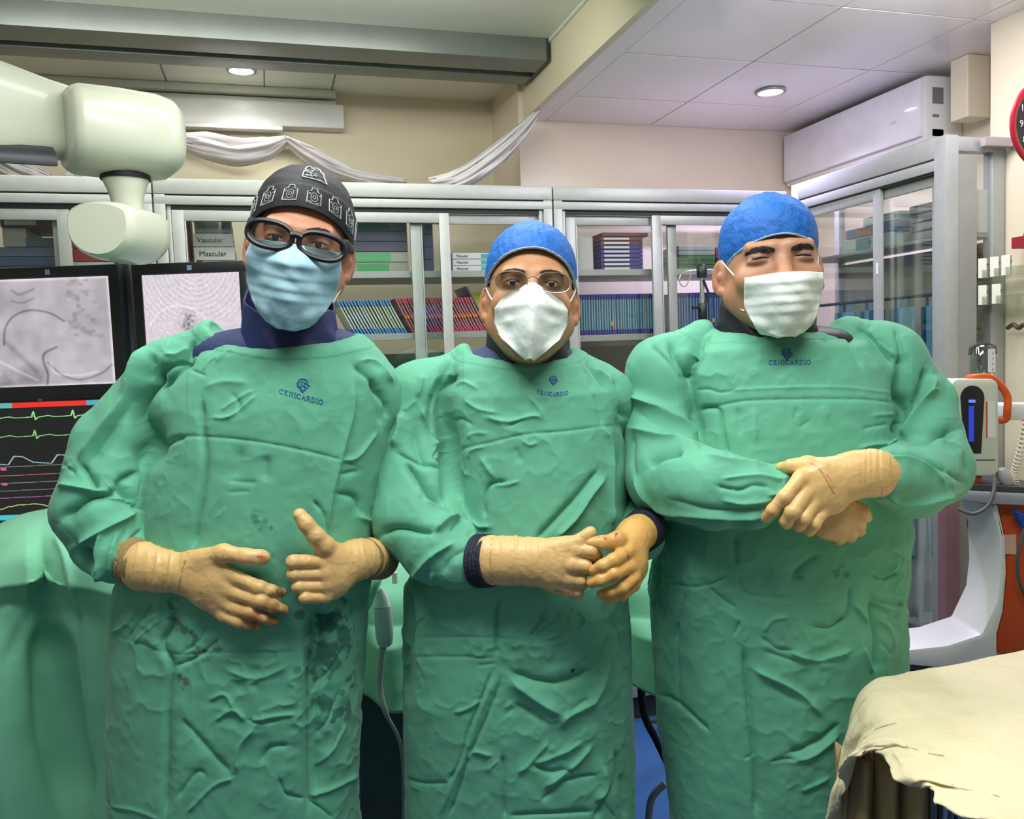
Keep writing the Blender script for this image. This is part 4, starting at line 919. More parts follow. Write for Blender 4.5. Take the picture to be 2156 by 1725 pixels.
def make_cap(root,base,M,sp,m,trim=None):
    """grid round the skull from the rim to the crown"""
    nphi,nt=120,56; V=[];F=[]; a,b_,c=sp['r']; cx,cy_,cz=sp['c']
    def rimz(ph):
        fr=math.cos(ph); return sp['zf']*max(fr,0)**1.3+sp['zs']*(1-abs(fr)**1.5)+sp['zb']*max(-fr,0)**1.2
    def P(ph,t,off=0):
        z0=(rimz(ph)-cz)/c; th0=math.asin(max(-.98,min(.98,z0))); th=th0+(math.pi/2-th0)*t
        n=2/ sp.get('e',2.); ct=abs(math.cos(th))**n; st=math.copysign(abs(math.sin(th))**n,math.sin(th))
        r=1.+sp['wr'](ph,t,th)
        x=a*ct*math.sin(ph); y=-b_*ct*math.cos(ph); z=c*st
        v=np.array([x,y,z]); v=v*(r+off/np.linalg.norm(v)); z_=v[2]; v[2]+=sp.get('tuft',0)*math.exp(-((v[0]-sp.get('tx',0))/.03)**2-((v[1]+.01)/.04)**2)*(t>.3)
        return v+np.array([cx,cy_,cz])
    for i in range(nt+1):
        for k in range(nphi): V.append(P(2*math.pi*k/nphi,i/nt*.999))
    for i in range(nt):
        for k in range(nphi): F.append((i*nphi+k,i*nphi+(k+1)%nphi,(i+1)*nphi+(k+1)%nphi,(i+1)*nphi+k))
    # turn the rim inwards
    n0=len(V); 
    for k in range(nphi): V.append(P(2*math.pi*k/nphi,0)*np.array([.94,.94,1])+np.array([0,.001,.012]))
    F+=[((k+1)%nphi,k,n0+k,n0+(k+1)%nphi) for k in range(nphi)]
    o=mesh('surgical_cap',V,F,m,root,True); put(o,M,base)
    if trim is not None:
        b=MB().tube([P(2*math.pi*k/nphi,0) + np.array([0,0,.001]) for k in range(nphi)],[(.0016,.0030)]*nphi,8,closed=True,flat=(0,0,1)); t_=b.build('elastic_rim',trim,o,True); put(t_,M,base)
    return o,P

def make_mask(root,base,M,face_y,rows,m,peak,pw,pleats=(),pl_amp=.002,nose=.0,name='face_mask',label=None,peakz=lambda u,t:0.,curve=1.):
    """rows: (z, half width, centre x, edge gap)"""
    zs=[r[0] for r in rows]; nz,nx=64,52; V=[];F=[]; BX=np.zeros((nz+1,nx+1)); BZ=BX.copy(); BY=BX.copy(); LIM=BX+9
    for i in range(nz+1):
        z=zs[0]+(zs[-1]-zs[0])*i/nz
        hw=np.interp(-z,[-q for q in zs],[r[1] for r in rows]); yc=np.interp(-z,[-q for q in zs],[r[2] for r in rows]); gp=np.interp(-z,[-q for q in zs],[r[3] for r in rows])
        ed=[]
        for s in (-1,1):
            ys=[face_y(s*hw*q,max(z,-.118)) for q in (1.,.94,.88,.8,.7)]; ys=[y for y in ys if y is not None]; ed.append(ys[0]-gp if ys else yc+.030)
        for k in range(nx+1):
            u=-1+2*k/nx; x=u*hw; BX[i,k]=x; BZ[i,k]=z; BY[i,k]=yc+(ed[1 if u>=0 else 0]-yc)*abs(u)**pw
            fs=[face_y(x+dx_,z+dz_) for dx_,dz_ in ((0,0),(.006,0),(-.006,0),(0,.006),(0,-.006),(.011,0),(-.011,0))]; fs=[q for q in fs if q is not None]
            if fs: LIM[i,k]=min(fs)-.0045
    Y=np.minimum(BY,LIM)
    for _ in range(70):
        Pd=np.pad(Y,1,mode='edge'); Y=np.minimum(.5*Y+.125*(Pd[:-2,1:-1]+Pd[2:,1:-1]+Pd[1:-1,:-2]+Pd[1:-1,2:]),LIM)
        Y=Y*.97+np.minimum(BY,LIM)*.03
    for _ in range(10): Pd=np.pad(Y,1,mode='edge'); Y=.5*Y+.125*(Pd[:-2,1:-1]+Pd[2:,1:-1]+Pd[1:-1,:-2]+Pd[1:-1,2:])
    for i in range(nz+1):
        for k in range(nx+1):
            u=-1+2*k/nx; z=BZ[i,k]; y=Y[i,k]
            for zp in pleats:
                s_=(zp+.006*abs(u)**1.5*curve-z)/.0016; y-=pl_amp*(1-1/(1+math.exp(-max(-30,min(30,s_))))) *math.exp(-max(0,(z-zp))/.012)*(1 if abs(u)<.97 else .5)
            y+=.0005*math.sin(u*9+z*160)+.0008*(float(vnoise(u*5.1+9,z*90,1.))-.5)+.0012*(ridged(float(vnoise(u*3+20,z*40+u*2,1.)))-.5)
            V.append((BX[i,k],y,z+peakz(u,i/nz)))
    for i in range(nz):
        for k in range(nx): F.append((i*(nx+1)+k,(i+1)*(nx+1)+k,(i+1)*(nx+1)+k+1,i*(nx+1)+k+1))
    o=mesh(name,V,F,m,root,True); md=o.modifiers.new('s','SOLIDIFY'); md.thickness=.0012; md.offset=1
    put(o,M,base)
    if label: o['label']=label
    return o,V,nx,nz
LATEX=(214,176,116)
def make_glove(root,base,parts,stains=(),label=None,spots=(),rgb=LATEX,cuff=None,k=.006,wr=1.):
    """parts: chains of (px,py,depth,radius px), flatness; fingers, thumb, palm and wrist of one gloved hand"""
    allp=[]; 
    for ch,fl in parts:
        for q in ch: allp.append((K(*q[:3]),q[3]*q[2]/FPX))
    lo=np.min([p-r for p,r in allp],0)-.012; hi=np.max([p+r for p,r in allp],0)+.012
    f=Field(lo,hi,.0015)
    for ch,fl in parts:
        P=[K(*q[:3]) for q in ch]; R_=[q[3]*q[2]/FPX for q in ch]
        for i in range(len(P)-1): f.cone(P[i],P[i+1],R_[i],R_[i+1],fl[1],flat=fl[0])
    V,F=f.nets(1); N=normals(V,F); px,py=projK(V)
    n=fbm(V,40,3,2); D=(ridged(n)**4-.2)*.7*wr
    if cuff:
        (ax,ay),(bx,by),am=cuff; L=math.hypot(bx-ax,by-ay); t=((px-ax)*(bx-ax)+(py-ay)*(by-ay))/L/L
        wv=np.clip(1-np.abs(t-.5)*1.6,0,1); D+=am*wv*(ridged(vnoise(t*L/9+V[:,2]*8,V[:,2]*6,1.))**5)*1.4
        D+=np.where((t<.05)&(t>-.3),.9,0)
    V=V+N*(D*.001)[:,None]
    c=np.array(lin(rgb)[:3]); col=np.tile(c,(len(V),1))*(1+.10*(fbm(V,30,2,6)-.5))[:,None]
    for x_,y_,rr,tint,am in stains:
        nn=fbm(V,70,3,4); dd=np.hypot(px-x_,py-y_)/rr; m=np.clip(1.25-dd,0,1)*np.clip((nn-.32)*4,0,1)*am; col=col*(1-m[:,None])+m[:,None]*np.array(lin(tint)[:3])
    for pts,wd,tint,am in spots:
        dd,_,_=segdist(px,py,pts); m=np.clip(1.4-dd/wd,0,1)*np.clip((fbm(V,160,2,1)-.36)*6,0,1)*am; col=col*(1-m[:,None])+m[:,None]*np.array(lin(tint)[:3])
    o=mesh('glove',V-base,F,M_glove,root,True,colors=col)
    if label: o['label']=label
    return o
def cuff_ring(root,base,a,b,r0,r1,m,name='knit_cuff',label=None):
    A=K(*a);B=K(*b); n=40; mb=MB(); P=[];R_=[]
    for t in np.linspace(0,1,9): P.append(A+(B-A)*t); R_.append((r0+(r1-r0)*t+.0012*math.sin(t*22))*1.)
    mb.tube([p-base for p in P],R_,n); o=mb.build(name,m,root,True)
    if label: o['label']=label
    return o
def collar(root,base,cpx,d,ytop,ybot,a,b_,m,name='thyroid_collar',fl=1.25,seed=0,x2=None,label=None):
    """standing cloth collar: ytop(phi) gives the height of the upper edge in picture pixels"""
    c0=K(cpx[0],cpx[1],d); V=[];F=[]; n,nv=84,22
    for i in range(nv+1):
        t=i/nv
        for k in range(n):
            ph=2*math.pi*k/n; yt=ytop(ph); y=ybot+(yt-ybot)*t; z=K(cpx[0],y,d)[2]
            r=fl+(1-fl)*t; w_=1+.035*math.sin(ph*5+seed+t*3)*(1-t*.4)+.03*math.sin(ph*9+t*6+seed)*(1-t)
            V.append(np.array([c0[0]+a*r*w_*math.sin(ph),d-b_*r*w_*math.cos(ph),z])-base)
    for i in range(nv):
        for k in range(n): F.append((i*n+k,i*n+(k+1)%n,(i+1)*n+(k+1)%n,(i+1)*n+k))
    o=mesh(name,V,F,m,root,True); md=o.modifiers.new('s','SOLIDIFY'); md.thickness=.004; md.offset=-1
    if label: o['label']=label
    return o
def under(root,base,c,r,m,name='lead_apron'):
    f=Field(np.array(K(*c))-np.array(r)-.02,np.array(K(*c))+np.array(r)+.02,.006); f.ell(K(*c),r,.01,e=2.6); V,F=f.nets(1); return mesh(name,V-base,F,m,root,True)
def legs(root,base,u,d,zt,m):
    f=Field((u-.24,d-.2,.05),(u+.24,d+.2,zt+.05),.009)
    for s in (-1,1): f.cone((u+s*.09,d,zt),(u+s*.10,d,.09),.095,.065,.02)
    V,F=f.nets(2); mesh('trousers',V-base,F,m,root,True)
    for s in (-1,1):
        f=Field((u+s*.11-.09,d-.24,-.01),(u+s*.11+.09,d+.13,.14),.006); f.ell((u+s*.11,d-.1,.045),(.05,.11,.042),.02); f.cone((u+s*.10,d+.02,.055),(u+s*.11,d-.05,.05),.045,.045,.03)
        f.put(lambda X,Y,Z: .004-Z+0*X+0*Y,(u-1,d-1,-1),(u+1,d+1,.005),.002,'s') if False else None
        V,F=f.nets(1); V[:,2]=np.maximum(V[:,2],.0); mesh('clog',V-base,F,mat('clog_white',(210,212,208),.4),root,True)
def loops(root,base,M,face_y,mk,segs,m):
    for seg in segs:
        P=catmull([np.array(p) for p in seg],6); o=MB().tube(P,.0013,6).build('ear_loop',m,mk,True); put(o,M,base)
def person(px,py,d,label):
    b=K(px,py,d); b[2]=0; t=thing('person',tuple(k2w(b)),-YAW,label,'person'); return t,b
A_=crop(2.9135,100,660); B_=crop(2.8368,100,1200); C_=crop(3.318,780,720); D_=crop(3.2855,820,1200); E_c=crop(2.8747,1310,660); F_c=crop(2.76,1350,1100)

# ----------------------------------------------------------------- the man on the left
R1,b1=person(560,900,1.5,'man in black patterned cap, dark goggles and blue mask giving a thumbs up')
spec=dict(d=1.50,hem=.36,seed=1,
 rows=[(712,452,738,.078,.0),(745,395,775,.104,.0),(800,330,812,.112,.0),(860,312,806,.122,0),(950,303,800,.130,0),(1050,296,788,.136,0),(1140,280,782,.140,0),(1230,225,770,.140,0),(1270,216,762,.142,0),(1400,215,757,.145,0),(1725,216,750,.15,0)],
 shoulders=[((458,712,1.5),(368,792,1.5),.036,.062,.03),((735,764,1.5),(782,838,1.52),.034,.050,.03)],
 arms=[[(368,792,1.50,78),(240,940,1.49,86),(208,1075,1.44,97),(232,1145,1.42,80),(248,1172,1.395,60)],
       [(782,838,1.54,50),(800,960,1.66,50),(806,1100,1.64,50),(790,1160,1.52,50)]],
 neck=((594,697,1.49),(.132,.112,.054),10.5),
 logo=(588,829,681,853,10,(637,813,12),0),
 folds=[(A_,[([(700,250),(630,390),(550,520),(545,640),(590,760),(600,860),(575,980)],13,-17),([(655,230),(600,310),(560,420)],10,-8),
   ([(610,190),(540,330),(440,560),(330,720),(185,920)],9,9,.45),([(520,420),(440,640),(350,800),(230,950)],16,-7),
   ([(900,150),(860,260),(760,300),(650,330)],6,-8,.5),([(900,250),(800,330),(700,420),(640,520)],7,-9,.5),([(700,240),(790,250),(870,200)],5,5),([(740,300),(850,265),(880,280)],4,5),([(870,340),(975,385)],3,-4),([(950,350),(1000,290),(1050,260)],3,3),([(1030,300),(1110,235),(1160,240)],3,3),
   ([(950,60),(1010,120),(1060,170)],2.5,-2),([(1010,150),(900,260)],2.5,-3),
   ([(945,520),(945,700),(965,900),(950,1100),(910,1350),(890,1460)],5,-7,.5),([(620,810),(760,762),(970,757),(1350,797),(1770,890),(1930,965)],1.8,-2.2,.6),([(620,830),(740,790),(850,760)],5,-5,.5),
   ([(1865,400),(1860,600),(1800,850),(1740,1100),(1700,1380)],8,5,.4),([(1200,800),(1130,1050)],16,-5),([(1350,850),(1340,1050)],14,-4),([(1620,1140),(1690,1230),(1700,1350)],5,-4),
   ([(1000,640),(1130,630),(1290,500)],4,3),([(1060,600),(1180,520),(1280,470)],4,2.5),([(950,460),(1080,420),(1250,430)],10,3),([(1120,480),(1180,560),(1160,640)],7,-3),
   ([(1040,1260),(1100,1190)],3,3),([(1100,1100),(1250,1090)],4,-2),([(1100,1030),(1300,1040)],5,-2),
   ([(1860,320),(1980,420),(2010,560),(2020,700)],6,-7),([(1960,420),(2060,560),(2050,650)],6,-6),([(1760,900),(1880,880),(2000,720)],5,4),([(1770,990),(1900,960)],5,-4),([(1900,300),(2000,310),(2100,430)],4,4),
   ([(190,920),(290,1050),(330,1070)],5,-8),([(420,1050),(400,1100),(250,1120),(110,1230),(60,1290)],7,-11,.45),([(60,1055),(250,1085),(410,1095)],6,7,.6),([(560,970),(440,1040),(520,1180),(580,1210)],6,-8),([(350,1120),(520,1160),(490,1200)],4,5),
   ([(170,1440),(350,1330),(470,1260),(540,1210)],6,8,.5),([(160,1420),(220,1500),(290,1590)],14,-13),([(330,1340),(300,1500),(330,1650)],5,7,.5),([(240,1470),(260,1560),(330,1640)],5,6),([(570,1330),(500,1400),(480,1500)],3.5,-5),([(430,1340),(400,1440),(370,1600)],5,5,.5),([(480,1500),(410,1540),(420,1640)],3,-5),([(480,1320),(440,1420),(430,1500)],4,-4),
   ([(60,900),(140,960),(170,1000)],5,-4),([(40,1000),(80,960),(160,930)],5,4),([(1740,1100),(1870,1130),(1900,1250)],8,-5),([(1880,1240),(1990,1290),(2010,1400)],5,4)]),
  (B_,[([(760,200),(745,330),(690,420),(700,470),(745,580),(722,800),(725,1100),(718,1489)],4.5,-8,.5),([(1605,170),(1600,350),(1550,560),(1545,800),(1555,1360),(1560,1489)],5,-9,.4),([(1640,200),(1620,500),(1600,900),(1620,1400)],18,-9),
   ([(380,390),(540,430),(740,500),(1100,490),(1500,480)],2.2,-1.6),([(345,130),(345,300),(335,450)],4,-4),
   ([(750,580),(900,520),(1040,400)],4,-4),([(800,500),(900,430),(960,330)],4,-3),([(1000,900),(1110,830),(1190,900)],4,5,.5),([(1200,900),(1320,870),(1480,850)],4,4),([(1190,890),(1300,905),(1400,880)],3,-4),
   ([(800,880),(960,1060),(1110,1220)],8,-5),([(1240,930),(1150,1050),(1130,1200)],4,5,.5),([(840,1440),(1000,1280),(1130,1230)],4,4,.5),([(340,1330),(400,1400),(500,1450)],3,-4),([(350,1400),(540,1420),(700,1480)],3,3),([(1060,590),(1250,640),(1440,560)],8,4),([(960,780),(1060,740),(1130,840)],4,4),([(780,1360),(900,1200),(960,1230)],5,-4),
   ([(1270,1160),(1330,1060),(1450,1040)],6,-5),([(1380,1230),(1420,1330),(1540,1370)],4,-4),([(1560,1360),(1700,1300),(1850,1220)],4,5,.5),([(1560,1380),(1650,1440),(1700,1489)],4,-4),([(1600,1190),(1700,1050),(1780,900)],4,4),([(1610,1000),(1680,860),(1740,700)],4,-4),([(1600,700),(1700,560),(1760,440)],5,-4),
   ([(540,230),(470,330),(380,380)],4,4),([(640,180),(560,300),(480,420)],4,-4),([(680,290),(590,370),(520,440)],3,3)])],
 crumple=[(420,1350,190,90,1.0),(690,1450,90,220,1.2),(290,1290,80,60,.8),(560,1520,150,120,.6),(240,1210,60,60,.8)],
 stains=[([(370,1290),(430,1360),(500,1330)],38,.42,(62,66,58)),([(690,1330),(700,1480)],60,.50,(10,60,50)),([(375,1400),(395,1450)],14,.5,(76,60,60)),([(545,1085),(560,1110)],18,.42,(40,100,84)),([(610,1130),(540,1200)],12,.4,(40,100,84)),([(690,1200),(700,1290)],40,.42,(12,60,50))],
 spots=[(629,1291,12,(66,112,98),.8),(626,1407,9,(70,112,98),.8),(430,1372,6,(80,50,50),.8),(392,1440,7,(96,80,80),.7),(405,1330,5,(40,60,55),.8)])
g1,bv1,hit1=make_gown(R1,b1,spec)
M1=xform(K(633,513,1.42),rx=2,ry=11,rz=11,sc=(1.05,1.05,1.05))
c_=K(560,900,1.5); arm=lambda L: [np.array(K(*q)) for q in L]
body1,hb1,fy1=make_head(R1,b1,M1,dict(skin=(176,122,94),eyedark=.35,nr=.052,neckto=(606,800,1.535),chest=tuple(K(570,860,1.51)),pelvis=tuple(K(490,1250,1.51)[:2])+(.93,),bb=(np.array([K(110,900,1.5)[0],1.10,-.01]),np.array([K(880,900,1.5)[0],1.78,K(600,640,1.5)[2]])),trunk=((0,0,0),),
   armbones=[arm([(385,830,1.54),(232,950,1.515),(212,1075,1.45),(258,1165,1.395),(330,1198,1.36),(400,1208,1.348)]),arm([(775,855,1.54),(800,960,1.66),(804,1095,1.64),(785,1170,1.49),(750,1182,1.39)])]))
M_cap1=mat('cap_black_cotton',(9,11,16),.7,var=.12,bump=.25,bs=30); M_thr=mat('white_thread',(188,190,192),.7,var=0)
cap1,cp1=make_cap(R1,b1,M1,dict(r=(.0825,.108,.096),c=(0,.018,.030),zf=.046,zs=.004,zb=-.03,e=2.15,wr=lambda ph,t,th: .010*math.sin(ph*7+t*5)*(1-t)*.5+.012*(float(vnoise(ph*4+20,t*5,1.))-.5)+(.018 if t<.30 else .0)*1.0+.006*math.sin(t*40+ph*3)*(t>.35)*.4),M_cap1)
def on_cap(u,v): # u: angle in degrees to the man's left, v: 0 rim..1 crown
    return cp1(math.radians(u),v,.0012)
ic=[[(-1,-.75),(-1,.5),(-.5,.55),(-.35,.95),(.4,.95),(.5,.55),(1,.5),(1,-.75),(-1,-.75)],[(.5*math.cos(a*.7),.5*math.sin(a*.7)-.1) for a in range(10)],[(.22*math.cos(a*1.05),.22*math.sin(a*1.05)-.1) for a in range(7)],[(-.85,.15),(-.55,.2),(-.6,.35),(-.85,.3)],[(.6,.2),(.85,.2),(.85,.35)],[(-.8,-.6),(-.3,-.65)],[(.35,-.65),(.8,-.6)]]
for uc in (-66,-40,-14,12,37,61,86):
    mb=MB()
    for j,pl in enumerate(ic):
        P=[on_cap(uc+a*7.5,.155+b_*.105) for a,b_ in pl]; mb.tube(P,.0007 if j==0 else .0004,5)
    put(mb.build('embroidered_camera_icon',M_thr,cap1,label='white outlined camera motif on the cap band'),M1,b1)
mb=MB(); rg=random.Random(4)
pt=[(-1,-.8),(-1,-.2),(-.8,0),(-1,.2),(-.85,.7),(-.4,.8),(-.3,.55),(.1,.6),(.3,.8),(.7,.6),(.75,.3),(1,.2),(.9,-.3),(1.05,-.9),(.5,-.75),(-.2,-.8),(-1,-.8)]
mb.tube([on_cap(11+a*17,.55+b_*.17) for a,b_ in pt],.0011,5)
for i in range(26):
    a,b_=rg.uniform(-.85,.8),rg.uniform(-.6,.5); mb.tube([on_cap(11+(a+q*.12)*17,.55+(b_+rg.uniform(-.1,.1))*.17) for q in range(3)],.0006,4)
put(mb.build('embroidered_patch',M_thr,cap1,label='larger white outlined patch near the crown'),M1,b1)
M_mb=mat('mask_blue',(164,204,220),.75,var=.04,vs=12,bump=.10,bs=120); M_mw=mat('mask_white',(222,230,224),.7,var=.03,bump=.10,bs=120); M_loop=mat('ear_loop_white',(226,226,218),.7)
mk1,mv,_,_=make_mask(R1,b1,M1,fy1,[(-.008,.066,-.112,.003),(-.035,.071,-.122,.003),(-.075,.067,-.116,.003),(-.100,.056,-.112,.003),(-.120,.042,-.104,.003),(-.130,.032,-.096,.003),(-.137,.014,-.086,.003)],M_mb,0,2.1,pleats=(-.042,-.060,-.078,-.094),pl_amp=.004,label='pale blue pleated surgical mask')
loops(R1,b1,M1,fy1,mk1,[[(-.064,-.045,-.012),(-.072,-.02,-.004),(-.082,.008,.006),(-.088,.02,-.02),(-.082,.012,-.045)],[(-.066,-.035,-.085),(-.074,-.01,-.06),(-.082,.012,-.045)],[(.064,-.045,-.012),(.072,-.02,-.004),(.082,.008,.006)],[(.064,-.035,-.085),(.074,-.01,-.06),(.082,.012,-.045)]],M_loop)
# goggles
def ring(cx,cz,ax,az,e,yf,n=48):
    P=[]
    for k in range(n):
        a=2*math.pi*k/n; x=cx+ax*math.copysign(abs(math.cos(a))**(2/e),math.cos(a)); z=cz+az*math.copysign(abs(math.sin(a))**(2/e),math.sin(a)); P.append((x,yf(x,z),z))
    return P
yf=lambda x,z: -.112+3.4*x*x
G=MB()
for s in (-1,1):
    P=ring(s*.0385,-.002,.0335,.0190,2.3,yf); G.tube(P,[(.0042+.0020*abs(math.cos(2*math.pi*k_/48)),.0042) for k_ in range(48)],8,closed=True,flat=(0,1,0))
G.tube([(-.008,-.114,.004),(0,-.115,.006),(.008,-.114,.004)],.0055,8)
for s in (-1,1): G.tube([(s*.066,-.096,.008),(s*.074,-.075,.009),(s*.079,-.04,.008),(s*.083,.0,.010),(s*.084,.02,.006)],[(.003,.009),(.0035,.010),(.003,.008),(.0025,.006),(.002,.005)],8,flat=(1,0,0))
fr=G.build('safety_goggles',mat('goggle_frame',(10,13,16),.45,var=0),R1,True,label='dark wraparound goggle frame'); MG=M1@Matrix.Rotation(math.radians(3.5),4,'Y'); put(fr,MG,b1)
for s in (-1,1):
    P=ring(s*.0385,-.002,.032,.0175,2.3,yf); V=[(s*.0385,yf(s*.0385,0)-.001,-.002)]+P; o=mesh('goggle_lens',V,[(0,1+k,1+(k+1)%48) for k in range(48)],glass('lens_clear',(214,212,204),.09,.05),fr,True); put(o,MG,b1)
collar(R1,b1,(612,700),1.475,lambda ph: 690-75*max(0,-math.cos(ph))-28*abs(math.sin(ph))**1.5+ (-38 if math.sin(ph)<0 else -2)*abs(math.sin(ph))+6*math.sin(ph*4),760,.079,.068,M_navy,fl=1.14,seed=1,label='high navy thyroid shield collar')
under(R1,b1,(592,752,1.52),(.158,.098,.058),M_scrub)
st=[(588,1246,34,(100,74,42),.8),(594,1283,38,(134,80,40),.8),(570,1306,40,(136,80,42),.8),(532,1315,36,(150,84,50),.75),(555,1172,14,(150,60,44),.6),(560,1232,20,(110,84,48),.4),(500,1290,30,(150,104,60),.35)]
make_glove(R1,b1,[([(303,1193,1.368,52),(340,1202,1.36,44),(383,1206,1.352,38)],(1.25,.01)),
  ([(383,1200,1.352,30),(440,1192,1.342,22),(500,1217,1.337,14)],(1.25,.014)),([(383,1206,1.352,30),(440,1222,1.34,24),(496,1249,1.336,14)],(1.25,.014)),([(383,1212,1.352,30),(435,1240,1.342,24),(486,1277,1.338,13.5)],(1.25,.014)),([(383,1216,1.352,28),(430,1256,1.346,21),(470,1296,1.342,13)],(1.25,.014)),
  ([(500,1217,1.337,14),(545,1237,1.325,14.5),(570,1244,1.330,13),(592,1248,1.342,11)],(1,.005)),([(496,1249,1.336,14),(548,1265,1.322,15),(575,1276,1.328,13.5),(598,1284,1.340,11)],(1,.005)),
  ([(486,1277,1.338,13.5),(528,1291,1.324,14),(553,1301,1.328,12.5),(575,1308,1.338,11)],(1,.005)),([(470,1296,1.342,13),(504,1310,1.330,12.5),(525,1315,1.332,11.5),(540,1318,1.340,10)],(1,.005)),
  ([(405,1182,1.348,24),(470,1165,1.335,18),(518,1172,1.330,15.5),(545,1174,1.332,14.5),(557,1174,1.336,13)],(1.1,.010))],st,'cream latex glove laid on the belly with brown-stained fingertips',
  spots=[([(396,1164),(384,1200),(376,1243)],1.6,(120,84,40),.8),([(470,1172),(482,1190),(486,1194)],3,(90,50,30),.8),([(545,1170),(558,1171)],5,(176,36,36),.9)],cuff=((306,1193),(385,1206),1.6))  # first stroke: wrist crease, its shade drawn as a dark line
cuff_ring(R1,b1,(270,1178,1.390),(304,1192,1.370),.0395,.0370,M_cuff,label='tan knitted sleeve cuff')
FY=[1182,1209,1234,1258]; FXL=[602,604,614,629]; FXR=[676,684,688,688]
parts=[([(775,1175,1.42,42),(752,1178,1.40,41),(735,1182,1.385,38)],(1.2,.01)),([(735,1180,1.385,32),(700,1178,1.36,26),(FXR[0],1184,1.345,15)],(1.15,.014)),([(735,1190,1.385,30),(705,1205,1.36,26),(FXR[1],1209,1.342,14)],(1.15,.014)),([(735,1196,1.385,28),(708,1225,1.362,24),(FXR[2],1233,1.344,13.5)],(1.15,.014)),([(732,1200,1.385,25),(705,1236,1.366,20),(FXR[3],1255,1.348,12.5)],(1.15,.014)),
  ([(712,1172,1.37,25),(682,1148,1.345,19),(664,1128,1.335,17),(645,1104,1.33,15),(631,1085,1.33,14)],(1.,.010))]
for i in range(4):
    r=[14.5,13.5,13,12][i]; parts.append(([(FXR[i],FY[i],1.345+.002*i,r),(FXL[i]+r,FY[i]+1,1.318+.002*i,r),(FXL[i]+r+4,FY[i]+3,1.345,r-1.5),(FXR[i]-22,FY[i]+4,1.362,r-2)],(1,.0035)))
make_glove(R1,b1,parts,[(606,1175,10,(170,80,70),.3),(700,1190,20,(170,120,80),.3)],'cream latex glove making a thumbs up',cuff=((790,1172),(735,1182),1.2))
cuff_ring(R1,b1,(800,1176,1.47),(764,1176,1.405),.038,.0345,M_cuff,label='tan knitted sleeve cuff')
legs(R1,b1,c_[0]-.05,1.52,.75,M_scrub)

